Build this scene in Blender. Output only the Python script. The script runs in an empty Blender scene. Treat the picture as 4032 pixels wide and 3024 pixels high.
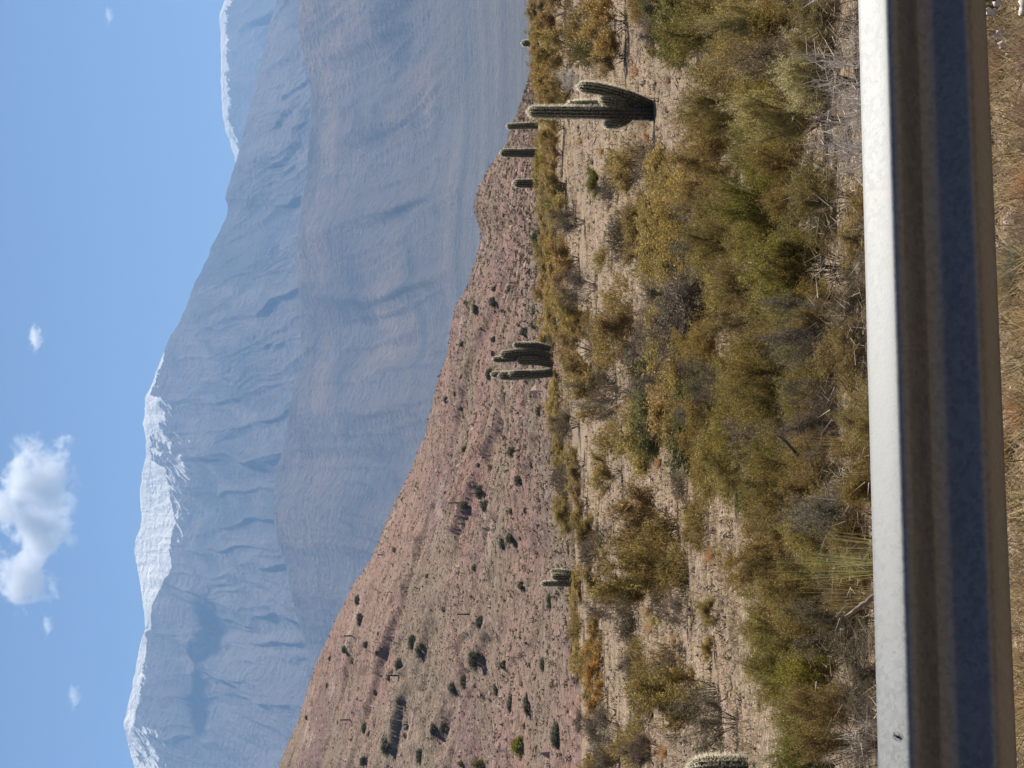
import bpy, math, random
import numpy as np
from mathutils import Vector, Matrix

random.seed(7)
RNG = np.random.default_rng(7)
SC = bpy.context.scene
COL = SC.collection
R = math.radians

# ------------------------------------------------------------------ camera
F = 2191.0            # focal length in pixels of the 1024 px side
EYE = 1.55            # eye height above the verge
HZ = 520.0            # picture column (x, 1024 wide) of the true horizon
cam_d = bpy.data.cameras.new('camera')
cam_d.sensor_width = 36.0
cam_d.lens = F * 36.0 / 1024.0
cam_d.clip_start = 0.1
cam_d.clip_end = 80000
cam = bpy.data.objects.new('camera', cam_d)
COL.objects.link(cam)
pitch = math.atan((HZ - 512.0) / F)
fwd = Vector((0, math.cos(pitch), math.sin(pitch)))
right_w = Vector((1, 0, 0))
down_w = -right_w.cross(fwd).normalized()
m = Matrix((down_w, right_w, -fwd)).transposed()      # the camera is turned on its side
cam.matrix_world = Matrix.Translation((0, 0, EYE)) @ m.to_4x4()
SC.camera = cam

# ------------------------------------------------------------------ world, sun, exposure
SUN_EL, SUN_AZ = R(56), R(38)       # azimuth from +Y towards +X
wd = bpy.data.worlds.new('World'); SC.world = wd; wd.use_nodes = True
nt = wd.node_tree; nt.nodes.clear()
sky = nt.nodes.new('ShaderNodeTexSky'); sky.sky_type = 'NISHITA'; sky.sun_disc = False
sky.sun_elevation = SUN_EL; sky.sun_rotation = SUN_AZ
sky.altitude = 4200; sky.air_density = 1.0; sky.dust_density = 0.0; sky.ozone_density = 2.6
bg = nt.nodes.new('ShaderNodeBackground'); bg.inputs[1].default_value = 0.05
wo = nt.nodes.new('ShaderNodeOutputWorld')
nt.links.new(sky.outputs[0], bg.inputs[0]); nt.links.new(bg.outputs[0], wo.inputs[0])
sd = bpy.data.lights.new('sun', 'SUN'); sd.energy = 5.0; sd.angle = R(0.53); sd.color = (1.0, 0.935, 0.83)
sun = bpy.data.objects.new('sun', sd); COL.objects.link(sun)
SV = Vector((math.sin(SUN_AZ) * math.cos(SUN_EL), math.cos(SUN_AZ) * math.cos(SUN_EL), math.sin(SUN_EL)))
sun.rotation_euler = SV.to_track_quat('Z', 'Y').to_euler()
sun.location = (20, 10, 60)
SC.view_settings.view_transform = 'Standard'; SC.view_settings.look = 'None'
SC.view_settings.exposure = 0.9; SC.view_settings.gamma = 1.0; SC.view_settings.use_curve_mapping = False
SC.render.engine = 'CYCLES'
SC.cycles.use_denoising = True
SC.cycles.max_bounces = 8; SC.cycles.diffuse_bounces = 3; SC.cycles.glossy_bounces = 3
SC.cycles.transmission_bounces = 3; SC.cycles.volume_bounces = 2; SC.cycles.transparent_max_bounces = 6

# ------------------------------------------------------------------ numpy noise
def _hash(ix, iy, iz, seed):
    h = (ix.astype(np.int64) * 374761393 + iy.astype(np.int64) * 668265263 + iz.astype(np.int64) * 2147483647 + seed * 974634777) & 0xFFFFFFFF
    h = ((h ^ (h >> 13)) * 1274126177) & 0xFFFFFFFF
    h = ((h ^ (h >> 16)) * 2246822519) & 0xFFFFFFFF
    return (h ^ (h >> 15)) & 0xFFFFFFFF

def noise2(x, y, seed=0):
    x = np.asarray(x, float); y = np.asarray(y, float)
    ix = np.floor(x); iy = np.floor(y); fx = x - ix; fy = y - iy
    ux = fx * fx * fx * (fx * (fx * 6 - 15) + 10); uy = fy * fy * fy * (fy * (fy * 6 - 15) + 10)
    def g(dx, dy):
        a = _hash(ix + dx, iy + dy, ix * 0, seed) / 4294967296.0 * 2 * math.pi
        return np.cos(a) * (fx - dx) + np.sin(a) * (fy - dy)
    a = g(0, 0) * (1 - ux) + g(1, 0) * ux
    b = g(0, 1) * (1 - ux) + g(1, 1) * ux
    return (a * (1 - uy) + b * uy) * 1.4

def fbm(x, y, octv=5, seed=0, gain=0.5, lac=2.03):
    s = 0; a = 1; t = 0
    for o in range(octv):
        s = s + a * noise2(x, y, seed + o * 17); t += a
        x = x * lac + 3.1; y = y * lac - 1.7; a *= gain
    return s / t

def ridged(x, y, octv=5, seed=0, gain=0.5, lac=2.07):
    s = 0; a = 1; t = 0; w = 1.0
    for o in range(octv):
        n = 1 - np.abs(noise2(x, y, seed + o * 13)) * 1.6
        n = np.clip(n, 0, 1) ** 2 * w
        w = np.clip(n * 1.6, 0, 1)
        s = s + a * n; t += a
        x = x * lac + 5.3; y = y * lac + 2.9; a *= gain
    return s / t

def sstep(a, b, x):
    t = np.clip((x - a) / (b - a), 0, 1); return t * t * (3 - 2 * t)

# ------------------------------------------------------------------ helpers
def new_mesh(name, verts, faces, mat=None, smooth=False, cols=None, uvattr=None):
    """verts (n,3), faces (m,k) arrays of one size k"""
    verts = np.ascontiguousarray(verts, dtype=np.float32); faces = np.ascontiguousarray(faces, dtype=np.int32)
    me = bpy.data.meshes.new(name)
    k = faces.shape[1]
    me.vertices.add(len(verts)); me.vertices.foreach_set('co', verts.ravel())
    me.loops.add(faces.size); me.loops.foreach_set('vertex_index', faces.ravel())
    me.polygons.add(len(faces)); me.polygons.foreach_set('loop_start', np.arange(0, faces.size, k, dtype=np.int32))
    me.polygons.foreach_set('use_smooth', np.full(len(faces), smooth))
    me.update(calc_edges=True)
    if cols is not None:
        at = me.attributes.new('col', 'FLOAT_COLOR', 'POINT')
        c = np.ones((len(verts), 4), np.float32); c[:, :cols.shape[1]] = cols
        at.data.foreach_set('color', c.ravel())
    if mat: me.materials.append(mat)
    return me

def link(name, me, parent=None, loc=None):
    o = bpy.data.objects.new(name, me); COL.objects.link(o)
    if parent: o.parent = parent
    if loc is not None: o.location = loc
    return o

def tag(o, label=None, cat=None, group=None, kind=None):
    if label: o['label'] = label
    if cat: o['category'] = cat
    if group: o['group'] = group
    if kind: o['kind'] = kind
    return o

def empty(name, loc, rz=0, s=1.0):
    o = bpy.data.objects.new(name, None); COL.objects.link(o)
    o.location = loc; o.rotation_euler = (0, 0, rz); o.scale = (s, s, s) if np.isscalar(s) else s
    o.empty_display_size = 0.2
    return o

def copy_tree(root, loc, rz, s, tint=None):
    c = root.copy(); COL.objects.link(c); c.location = loc; c.rotation_euler = (0, 0, rz)
    c.scale = (s, s, s) if np.isscalar(s) else s
    for ch in root.children:
        d = ch.copy(); COL.objects.link(d); d.parent = c
        if tint is not None and ch.name.startswith('foliage'): d.color = tint
    return c

def grid_faces(nu, nv):
    i = np.arange(nu - 1)[:, None] * nv + np.arange(nv - 1)[None, :]
    return np.stack([i, i + nv, i + nv + 1, i + 1], -1).reshape(-1, 4)

# picture source pixel (4032 x 3024) -> U (world left to right), V (world top to bottom), 768 x 1024
def uv(x, y): return 768.0 - y / 3.9375, x / 3.9375
def at(U, V, d): return np.array([(U - 384.0) / F * d, d, EYE + (HZ - V) / F * d])

# ------------------------------------------------------------------ node helpers
class NT:
    def __init__(s, name):
        s.m = bpy.data.materials.new(name); s.m.use_nodes = True
        s.t = s.m.node_tree; s.t.nodes.clear()
        s.out = s.n('ShaderNodeOutputMaterial')
    def n(s, typ, **kw):
        nd = s.t.nodes.new(typ)
        for k, v in kw.items():
            if k.startswith('i_'): nd.inputs[int(k[2:])].default_value = v
            else: setattr(nd, k, v)
        return nd
    def l(s, a, b): s.t.links.new(a, b)
    def math(s, op, a, b=None, clamp=False):
        nd = s.n('ShaderNodeMath', operation=op, use_clamp=clamp)
        for i, v in enumerate((a, b)):
            if v is None: continue
            if isinstance(v, (int, float)): nd.inputs[i].default_value = v
            else: s.l(v, nd.inputs[i])
        return nd.outputs[0]
    def mix(s, fac, a, b, blend='MIX'):
        nd = s.n('ShaderNodeMix', data_type='RGBA', blend_type=blend)
        for i, v in ((0, fac), (6, a), (7, b)):
            if isinstance(v, (int, float)): nd.inputs[i].default_value = v
            elif isinstance(v, tuple): nd.inputs[i].default_value = (*v, 1)
            else: s.l(v, nd.inputs[i])
        return nd.outputs[2]
    def noise(s, vec, scale, detail=4, rough=0.55, dist=0.0):
        nd = s.n('ShaderNodeTexNoise'); nd.inputs['Scale'].default_value = scale
        nd.inputs['Detail'].default_value = detail; nd.inputs['Roughness'].default_value = rough
        nd.inputs['Distortion'].default_value = dist
        if vec is not None: s.l(vec, nd.inputs['Vector'])
        return nd.outputs['Fac']
    def vor(s, vec, scale, feature='F1'):
        nd = s.n('ShaderNodeTexVoronoi', feature=feature); nd.inputs['Scale'].default_value = scale
        if vec is not None: s.l(vec, nd.inputs['Vector'])
        return nd
    def ramp(s, fac, stops):
        nd = s.n('ShaderNodeValToRGB'); cr = nd.color_ramp
        while len(cr.elements) < len(stops): cr.elements.new(0.5)
        for e, (p, c) in zip(cr.elements, stops):
            e.position = p; e.color = (c, c, c, 1) if isinstance(c, (int, float)) else (*c, 1)
        s.l(fac, nd.inputs[0]); return nd.outputs[0]
    def mapping(s, vec, scale=(1, 1, 1), rot=(0, 0, 0)):
        nd = s.n('ShaderNodeMapping'); nd.inputs['Scale'].default_value = scale; nd.inputs['Rotation'].default_value = rot
        s.l(vec, nd.inputs['Vector']); return nd.outputs[0]
    def pos(s): return s.n('ShaderNodeNewGeometry').outputs['Position']
    def attr(s, name='col'):
        nd = s.n('ShaderNodeAttribute', attribute_name=name); return nd
    def bump(s, h, strength, dist):
        nd = s.n('ShaderNodeBump'); nd.inputs['Strength'].default_value = strength; nd.inputs['Distance'].default_value = dist
        s.l(h, nd.inputs['Height']); return nd.outputs[0]
    def principled(s, col, rough=0.9, normal=None, metallic=0.0, spec=0.2):
        b = s.n('ShaderNodeBsdfPrincipled')
        for k, v in (('Base Color', col), ('Roughness', rough), ('Metallic', metallic), ('Specular IOR Level', spec)):
            if isinstance(v, tuple): b.inputs[k].default_value = (*v, 1)
            elif isinstance(v, (int, float)): b.inputs[k].default_value = v
            else: s.l(v, b.inputs[k])
        if normal is not None: s.l(normal, b.inputs['Normal'])
        s.l(b.outputs[0], s.out.inputs[0]); return b

# ------------------------------------------------------------------ materials
def mat_leaf(name, transl=0.34, rough=0.7):
    t = NT(name)
    a = t.attr('col').outputs['Color']
    oc = t.n('ShaderNodeObjectInfo').outputs['Color']
    c = t.mix(1.0, a, oc, 'MULTIPLY')
    d = t.n('ShaderNodeBsdfDiffuse'); t.l(c, d.inputs[0])
    tr = t.n('ShaderNodeBsdfTranslucent'); t.l(c, tr.inputs[0])
    mx = t.n('ShaderNodeMixShader'); mx.inputs[0].default_value = transl
    t.l(d.outputs[0], mx.inputs[1]); t.l(tr.outputs[0], mx.inputs[2]); t.l(mx.outputs[0], t.out.inputs[0])
    return t.m
M_LEAF = mat_leaf('shrub_leaf')
M_SPINE = mat_leaf('cactus_spine', 0.7)

def mat_wood(name, c1, c2):
    t = NT(name)
    n = t.noise(t.pos(), 18, 3)
    t.principled(t.mix(n, c1, c2), 0.85)
    return t.m
M_STEM = mat_wood('scrub_stem', (0.045, 0.034, 0.025), (0.16, 0.13, 0.10))
M_DEAD = mat_wood('bleached_twig', (0.42, 0.37, 0.32), (0.80, 0.74, 0.66))
M_BRANCH = mat_wood('dead_branch', (0.20, 0.14, 0.10), (0.36, 0.27, 0.20))

def mat_cactus():
    t = NT('cactus_skin')
    a = t.attr('col').outputs['Color']
    n = t.noise(t.pos(), 9, 4)
    c = t.mix(t.math('MULTIPLY', n, 0.6), a, (0.075, 0.070, 0.030))
    t.principled(c, 0.6, t.bump(t.noise(t.pos(), 60, 2), 0.4, 0.01))
    return t.m
M_CACTUS = mat_cactus()

def mat_ground():
    t = NT('gravelly_ground')
    p = t.pos()
    big = t.noise(p, 0.09, 4)
    med = t.noise(p, 0.9, 5, 0.6)
    fin = t.noise(p, 14, 4, 0.7)
    c = t.mix(t.ramp(big, [(0.38, 0.0), (0.62, 1.0)]), (0.275, 0.196, 0.138), (0.325, 0.232, 0.140))
    c = t.mix(t.ramp(med, [(0.40, 0.0), (0.66, 1.0)]), c, (0.17, 0.125, 0.08))
    c = t.mix(t.ramp(fin, [(0.35, 1.0), (0.52, 0.0)]), c, (0.09, 0.065, 0.045))
    c = t.mix(t.ramp(fin, [(0.55, 0.0), (0.72, 0.85)]), c, (0.56, 0.45, 0.34))
    v = t.vor(p, 9).outputs['Distance']
    c = t.mix(t.ramp(v, [(0.0, 0.45), (0.25, 0.0)]), c, (0.42, 0.33, 0.28))
    h = t.math('ADD', t.math('MULTIPLY', fin, 0.6), t.math('MULTIPLY', v, -0.5))
    t.principled(c, 0.95, t.bump(h, 1.0, 0.06))
    return t.m

def mat_hill():
    t = NT('reddish_hillside')
    p = t.pos()
    pr = t.mapping(t.mapping(p, (1, 1, 1), (0, -0.33, 0)), (0.22, 0.22, 1.0))
    st = t.n('ShaderNodeTexNoise'); st.inputs['Scale'].default_value = 0.14; st.inputs['Detail'].default_value = 7; st.inputs['Roughness'].default_value = 0.65; st.inputs['Distortion'].default_value = 0.5
    t.l(pr, st.inputs['Vector'])
    strata = st.outputs['Fac']
    big = t.noise(p, 0.022, 5, 0.6)
    fin = t.noise(p, 0.55, 6, 0.75)
    fn2 = t.noise(p, 1.6, 4, 0.7)
    c = t.mix(t.ramp(strata, [(0.36, 0.0), (0.62, 1.0)]), (0.255, 0.142, 0.120), (0.290, 0.190, 0.140))
    c = t.mix(t.ramp(big, [(0.45, 0.0), (0.58, 0.85)]), c, (0.215, 0.165, 0.115))
    c = t.mix(t.ramp(t.noise(pr, 0.07, 5, 0.6), [(0.54, 0.0), (0.62, 0.7)]), c, (0.165, 0.095, 0.092))
    c = t.mix(t.ramp(strata, [(0.60, 0.0), (0.66, 0.6)]), c, (0.42, 0.30, 0.26))
    c = t.mix(t.ramp(strata, [(0.33, 0.6), (0.40, 0.0)]), c, (0.17, 0.115, 0.10))
    c = t.mix(t.ramp(fin, [(0.40, 0.85), (0.50, 0.0)]), c, (0.10, 0.066, 0.048))
    c = t.mix(t.ramp(fn2, [(0.56, 0.0), (0.72, 0.85)]), c, (0.52, 0.39, 0.32))
    h = t.math('ADD', fin, t.math('MULTIPLY', fn2, 0.4))
    t.principled(c, 0.95, t.bump(h, 1.0, 1.0))
    return t.m

def fan_colour(t, p):
    n = t.noise(t.mapping(p, (0.5, 3.0, 0)), 0.0016, 6, 0.65)
    c = t.mix(t.ramp(n, [(0.40, 0.0), (0.62, 1.0)]), (0.10, 0.090, 0.082), (0.17, 0.142, 0.118))
    v = t.noise(p, 0.02, 4, 0.7)
    return t.mix(t.ramp(v, [(0.58, 0.0), (0.68, 0.7)]), c, (0.045, 0.05, 0.04))

def mat_mountain(name, c1, c2, c3, sc, snow=False, fan=False):
    t = NT(name)
    p = t.pos()
    n1 = t.noise(p, 0.0008 * sc, 6, 0.6, 0.6)
    n2 = t.noise(t.mapping(p, (1.6, 0.35, 0.5), (0.15, -0.5, 0.1)), 0.0024 * sc, 8, 0.68, 0.8)
    n3 = t.noise(p, 0.02 * sc, 5, 0.7)
    c = t.mix(t.ramp(n1, [(0.40, 0.0), (0.60, 1.0)]), c1, c2)
    c = t.mix(t.ramp(n2, [(0.46, 0.0), (0.58, 1.0)]), c, c3)
    c = t.mix(t.ramp(n3, [(0.35, 0.5), (0.5, 0.0)]), c, tuple(v * 0.5 for v in c1))
    rough = 0.95
    if fan:
        sp = t.n('ShaderNodeSeparateColor'); t.l(t.attr('col').outputs['Color'], sp.inputs[0])
        c = t.mix(sp.outputs[1], c, fan_colour(t, p))
    if snow:
        a = t.attr('col')
        sp = t.n('ShaderNodeSeparateColor'); t.l(a.outputs['Color'], sp.inputs[0])
        fine = t.noise(t.mapping(t.mapping(p, (1, 1, 1), (0, -0.69, 0)), (1.0, 0.25, 0.13)), 0.034, 8, 0.72, 0.5)
        f = t.math('ADD', sp.outputs[0], t.math('MULTIPLY', t.math('SUBTRACT', fine, 0.5), 2.2))
        f = t.ramp(f, [(0.47, 0.0), (0.56, 1.0)])
        c = t.mix(f, c, t.mix(t.noise(p, 0.004, 6, 0.7), (0.55, 0.54, 0.53), (0.93, 0.90, 0.84)))
    rg = t.n('ShaderNodeTexNoise', noise_type='RIDGED_MULTIFRACTAL'); rg.inputs['Scale'].default_value = 0.0022 * sc; rg.inputs['Detail'].default_value = 9; rg.inputs['Roughness'].default_value = 0.6; rg.inputs['Distortion'].default_value = 0.4
    t.l(t.mapping(t.mapping(p, (1, 1, 1), (0, -0.6, 0)), (1.5, 0.6, 0.45)), rg.inputs['Vector'])
    t.principled(c, rough, t.bump(t.math('ADD', rg.outputs['Fac'], t.math('MULTIPLY', n3, 0.5)), 1.0, 110))
    return t.m

def mat_galv():
    t = NT('galvanized_steel')
    tc = t.n('ShaderNodeTexCoord').outputs['Object']
    w = t.noise(tc, 20, 3)
    mp = t.mapping(tc, (1, 1, 1))
    v = t.vor(mp, 85); vv = t.n('ShaderNodeSeparateColor'); t.l(v.outputs['Color'], vv.inputs[0])
    fin = t.noise(tc, 190, 4, 0.7)
    blot = t.noise(t.mapping(tc, (0.6, 1, 1)), 9, 6, 0.65)
    g = t.math('ADD', t.math('MULTIPLY', vv.outputs[0], 0.5), t.math('MULTIPLY', fin, 0.5))
    c = t.mix(g, (0.120, 0.126, 0.132), (0.225, 0.234, 0.242))
    c = t.mix(t.ramp(blot, [(0.55, 0.0), (0.75, 0.25)]), c, (0.16, 0.145, 0.125))
    r = t.math('ADD', 0.48, t.math('MULTIPLY', g, 0.18))
    nb = t.bump(t.math('ADD', fin, t.math('MULTIPLY', w, 0.6)), 0.12, 0.0015)
    t.principled(c, r, nb, metallic=0.85, spec=0.5)
    return t.m
M_GALV = mat_galv()
def simple(name, c, rough=0.7):
    t = NT(name); n = t.noise(t.pos(), 30, 3)
    t.principled(t.mix(n, tuple(v * 0.7 for v in c), tuple(min(1, v * 1.3) for v in c)), rough); return t.m

# ------------------------------------------------------------------ terrain height functions (all in metres)
TABR = np.array([(0, -1.55), (6.0, -1.56), (9.0, -1.55), (10.3, -1.6), (14, -1.79), (22, -2.2), (30, -2.46), (40, -2.78), (52, -2.85), (70, -2.56), (88, -2.0), (102, -1.4), (112, -0.82), (120, -1.0), (140, -3.5), (180, -11), (260, -26), (420, -45), (900, -60), (20000, -60)])
TABL = np.array([(0, -1.55), (6.0, -1.56), (9.0, -1.55), (10.3, -1.6), (14, -1.79), (22, -2.2), (30, -2.46), (40, -2.70), (52, -2.75), (65, -2.75), (80, -2.75), (95, -2.80), (104, -3.0), (112, -3.5), (122, -4.4), (150, -7), (180, -11), (260, -26), (420, -45), (900, -60), (20000, -60)])
def H_ground(x, y):
    x = np.asarray(x, float); y = np.asarray(y, float)
    u = np.clip((x / np.maximum(y, 4) * F + 384) / 768, -0.6, 1.4)
    w = sstep(-0.05, 0.95, u)
    zr = np.interp(y, TABR[:, 0], TABR[:, 1]); zl = np.interp(y, TABL[:, 0], TABL[:, 1])
    z = zl * (1 - w) + zr * w
    amp = sstep(7, 16, y)
    z = z + amp * (0.16 * fbm(x * 0.16, y * 0.10, 4, 3) + 0.05 * fbm(x * 1.1, y * 1.1, 3, 9))
    z = z + (1 - amp) * 0.02 * fbm(x * 1.5, y * 1.5, 3, 4)
    z = z + np.maximum(-y - 9, 0) * 0.10 + np.maximum(-y - 9, 0) ** 0.5 * 0.5 * fbm(x * 0.05, y * 0.05, 4, 14)
    return EYE + z

RIDGE_HILL = [(1030, 3300), (1094, 3024), (1130, 2930), (1167, 2850), (1240, 2620), (1312, 2460), (1385, 2310), (1467, 2190), (1522, 2050), (1568, 1950), (1622, 1840), (1677, 1700), (1708, 1560), (1722, 1500), (1759, 1400), (1777, 1280), (1795, 1200), (1841, 1120), (1878, 1000), (1896, 940), (1887, 900), (1863, 820), (1878, 750), (1914, 680), (1960, 610), (1996, 560), (2023, 480), (2050, 420), (2085, 300), (2130, 100), (2180, -200)]
def ridge_tab(pts):
    a = np.array([uv(x, y) for x, y in pts]); a = a[np.argsort(a[:, 0])]; return a
RH = ridge_tab(RIDGE_HILL)
def hill_dr(U): return 480 - 190 * sstep(-200, 700, U) + 25 * fbm(U * 0.006, U * 0 + 4.2, 3, 41)
def hill_tb(U): return -(np.interp(U, [0, 384, 768], [592, 560, 545]) - HZ) / F
D0H = 150.0
def H_hill(x, y, fine=True):
    x = np.asarray(x, float); y = np.asarray(y, float)
    U = np.clip(x / np.maximum(y, 20) * F + 384, -600, 1400)
    dr = hill_dr(U)
    tr = (HZ - np.interp(U, RH[:, 0], RH[:, 1])) / F
    tr = tr + (0.9 * noise2(U * 0.09, U * 0, 5) + 0.5 * noise2(U * 0.33, U * 0 + 3, 6)) / F
    tb = hill_tb(U)
    s = np.clip((y - D0H) / (dr - D0H), 0, 1)
    T = tb + (tr - tb) * (0.55 * s + 0.45 * s ** 0.6)
    # gullies and outcrop benches, zero at the ridge
    env = np.sin(np.pi * np.clip(s, 0, 1)) ** 0.6 * np.clip((tr - tb) * 14, 0, 1)
    q = x * 0.8 + y * 0.45; r_ = -x * 0.35 + y * 0.8
    n = 1.4 * fbm(x / 40, y / 60, 4, 21) + 1.6 * (ridged(q / 26, r_ / 70, 5, 22) - 0.45)
    if fine: n = n + 0.5 * (ridged(q / 7, r_ / 12, 4, 23) - 0.4)
    z = y * T + env * n * 1.25
    w = (z + 0.34 * x + 3.0 * fbm(x / 45, y / 45, 4, 61)) / 6.5
    fr = w - np.floor(w); w2 = w * 2.7 + 0.3; f2 = w2 - np.floor(w2)
    pm = 0.25 + 0.75 * sstep(-0.2, 0.25, fbm(x / 30, y / 22, 3, 62)); pm2 = sstep(-0.2, 0.2, fbm(x / 16 + 7, y / 12, 3, 63))
    z = z + env * (1.7 * pm * (sstep(0, 0.10, fr) - fr) + 0.7 * pm2 * (sstep(0, 0.08, f2) - f2))
    back = np.maximum(y - dr, 0)
    zr = dr * tr
    z = np.where(y > dr, zr - back * 0.35, z)
    front = np.maximum(D0H - y, 0)
    z = z - front * 0.25
    return EYE + z

def hit(U, V, hf, d0, d1, n=700):
    d = np.linspace(d0, d1, n)
    x = (U - 384) / F * d; zr = EYE + (HZ - V) / F * d
    h = hf(x, d)
    k = np.nonzero(h >= zr)[0]
    if len(k) == 0: return None
    i = k[0]; return np.array([x[i], d[i], h[i]])

# ------------------------------------------------------------------ structure: grounds
M_GROUND = mat_ground(); M_HILL = mat_hill()
def polar_sheet(name, hf, ds, Us, mat):
    D, UU = np.meshgrid(ds, Us, indexing='ij')
    X = (UU - 384) / F * np.where(D < 30, np.maximum(30, 30 - D), D); X = np.clip(X, -8800, 8800); Y = D
    Z = hf(X, Y)
    v = np.stack([X, Y, Z], -1).reshape(-1, 3)
    return link(name, new_mesh(name, v, grid_faces(len(ds), len(Us)), mat, True))
ds = np.concatenate([-np.geomspace(420, 14, 30), np.linspace(-12, 6, 14), 6 * (165 / 6) ** np.linspace(0.01, 1, 340), np.geomspace(170, 16000, 40)])
Us = np.concatenate([np.linspace(-2600, -260, 40), np.linspace(-240, 1010, 400), np.linspace(1030, 3400, 40)])
g = polar_sheet('ground', H_ground, ds, Us, M_GROUND); tag(g, kind='structure')
ds = np.linspace(146, 510, 520); Us = np.linspace(-220, 900, 560)
h = polar_sheet('hillside', H_hill, ds, Us, M_HILL); tag(h, kind='structure')

# far ranges: elevation given along the crest, gullied flanks falling towards the viewer
def far_range(name, ridge, base, d0, dr, mat, nu=480, ns=220, seed=0, amp=1.0, power=0.8, U0=-320, U1=1090, snowfn=None, gs=1.0, fan=False):
    Ra = ridge_tab(ridge)
    Us = np.linspace(U0, U1, nu)
    drU = dr * (1 + 0.05 * fbm(Us * 0.006, Us * 0 + 1.3, 3, seed + 1))
    tr = (HZ - np.interp(Us, Ra[:, 0], Ra[:, 1])) / F
    out_l = np.clip((-Us) / 300, 0, 1) + np.clip((Us - 768) / 300, 0, 1)
    tr = tr * (1 + 0.12 * out_l * fbm(Us * 0.01, Us * 0, 3, seed + 9))
    tr = tr + (0.8 * noise2(Us * 0.12, Us * 0, seed + 2) + 0.45 * noise2(Us * 0.5, Us * 0, seed + 3)) / F
    tb = (HZ - np.interp(Us, [0, 768], base)) / F
    s = np.concatenate([np.linspace(0, 1, ns), np.linspace(1.04, 1.6, 12)])[None, :]
    S, UU = np.meshgrid(s[0], Us, indexing='xy')
    TR = tr[:, None]; TB = tb[:, None]; DR = drU[:, None]
    sc = np.clip(S, 0, 1)
    D = d0 + (DR - d0) * S
    k = D / dr * 9.0 * gs
    x = (UU - 384) / F * k * 10 + seed; y = S * 10 * gs * 0.9
    wx = x + 0.9 * fbm(x * 0.5, y * 0.4, 3, seed + 4); wy = y * 0.55 + 0.7 * fbm(x * 0.6 + 9, y * 0.4, 3, seed + 5)
    n = (ridged(wx * 0.30, wy * 0.16, 7, seed + 6, 0.5) - 0.42) * 1.0 + 0.2 * fbm(wx, wy, 4, seed + 7)
    # spurs turned obliquely, as the crest-to-valley ribs run
    n = n + 0.42 * (ridged(wx * 1.0 + wy * 0.45, wy * 0.22 - wx * 0.08, 6, seed + 8, 0.6) - 0.4)
    env = (sstep(0.58, 0.86, sc) if fan else np.minimum(sc * 3.0, 1)) * np.minimum((1 - sc) * 4.5, 1) ** 0.8
    T = TB + (TR - TB) * (sc ** power)
    Z = D * T + env * n * amp * dr * 0.018
    Z = np.where(S > 1, DR * TR - (D - DR) * 0.5, Z)
    Z = np.maximum(Z, -57)
    X = (UU - 384) / F * D
    cols = None
    if fan:
        cols = np.zeros((Z.size, 3), np.float32)
        cols[:, 1] = (1 - sstep(0.55, 0.88, sc + 0.10 * fbm(x * 1.2, y * 0.4, 4, 99))).ravel()
    if snowfn is not None:
        Vv = HZ - (Z / D) * F
        Vr = HZ - TR * F
        cols = np.zeros((Z.size, 3), np.float32)
        cols[:, 0] = snowfn(UU, Vv - Vr, n).ravel()
    v = np.stack([X, D, EYE + Z], -1).reshape(-1, 3)
    o = link(name, new_mesh(name, v, grid_faces(nu, s.shape[1])[:, ::-1], mat, True, cols)); tag(o, kind='structure')
    return o

RD = [(884, 0), (870, 40), (862, 62), (868, 130), (870, 335), (874, 420), (876, 460), (890, 520), (905, 560), (928, 640), (950, 720), (985, 900), (1000, 1200), (1000, 3024), (900, -300), (860, -900)]
RC = [(1060, 100), (1010, 300), (965, 500), (928, 640), (905, 705), (890, 760), (886, 780), (897, 815), (893, 850), (875, 885), (850, 940), (830, 970), (820, 1008), (796, 1057), (762, 1123), (729, 1215), (699, 1281), (668, 1324), (650, 1372), (626, 1433), (598, 1512), (571, 1567), (568, 1646), (562, 1667), (574, 1737), (574, 1798), (559, 1859), (550, 1950), (554, 2016), (559, 2052), (538, 2113), (526, 2162), (535, 2210), (550, 2289), (562, 2380), (569, 2441), (571, 2478), (550, 2538), (535, 2624), (516, 2721), (498, 2800), (485, 2857), (495, 2897), (522, 3000), (529, 3024), (560, 3300), (1150, -200), (1200, -900)]
RB = [(1190, -400), (1179, 0), (1176, 120), (1191, 200), (1215, 300), (1225, 380), (1215, 560), (1209, 670), (1185, 790), (1176, 900), (1167, 1008), (1173, 1130), (1182, 1260), (1188, 1400), (1160, 1500), (1136, 1620), (1120, 1750), (1085, 1860), (1072, 2016), (1094, 2140), (1124, 2230), (1148, 2350), (1179, 2470), (1215, 2560), (1203, 2715), (1215, 3024), (1230, 3500)]

def snow_main(U, dep, n):
    y = (768 - U) * 3.9375
    Y = [-500, 1385, 1420, 1555, 1570, 1690, 1720, 1815, 1850, 2020, 2230, 2330, 2390, 2480, 2490, 2540, 2860, 2875, 3500]
    tc = np.interp(y, Y, [0, 0, 1.4, 2.5, 14, 15, 4, 5, 24, 33, 35, 16, 8, 5, 0.3, 6, 10, 5, 4]) + 2.5 * noise2(y * 0.02, y * 0, 71)
    tc = np.where(y < 1385, -9, tc)
    ts = np.interp(y, Y, [0, 0, 5, 10, 30, 34, 46, 56, 62, 60, 44, 16, 10, 8, 8, 12, 20, 48, 48])
    ls = np.interp(y, Y, [0, 0, 0.3, 0.36, 0.50, 0.52, 0.44, 0.46, 0.50, 0.50, 0.46, 0.40, 0.4, 0.4, 0.4, 0.45, 0.5, 0.50, 0.50])
    f = np.maximum(1.3 * np.clip((tc - dep) / 5 + 0.5, 0, 1), ls * np.clip((ts - dep) / (ts * 0.7 + 0.1), 0, 1) ** 0.7 + 0.10 * np.clip(-n * 3, -1, 1) * (ts > 1) * (dep < ts))
    return np.clip(f, 0, 1.3)
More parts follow.
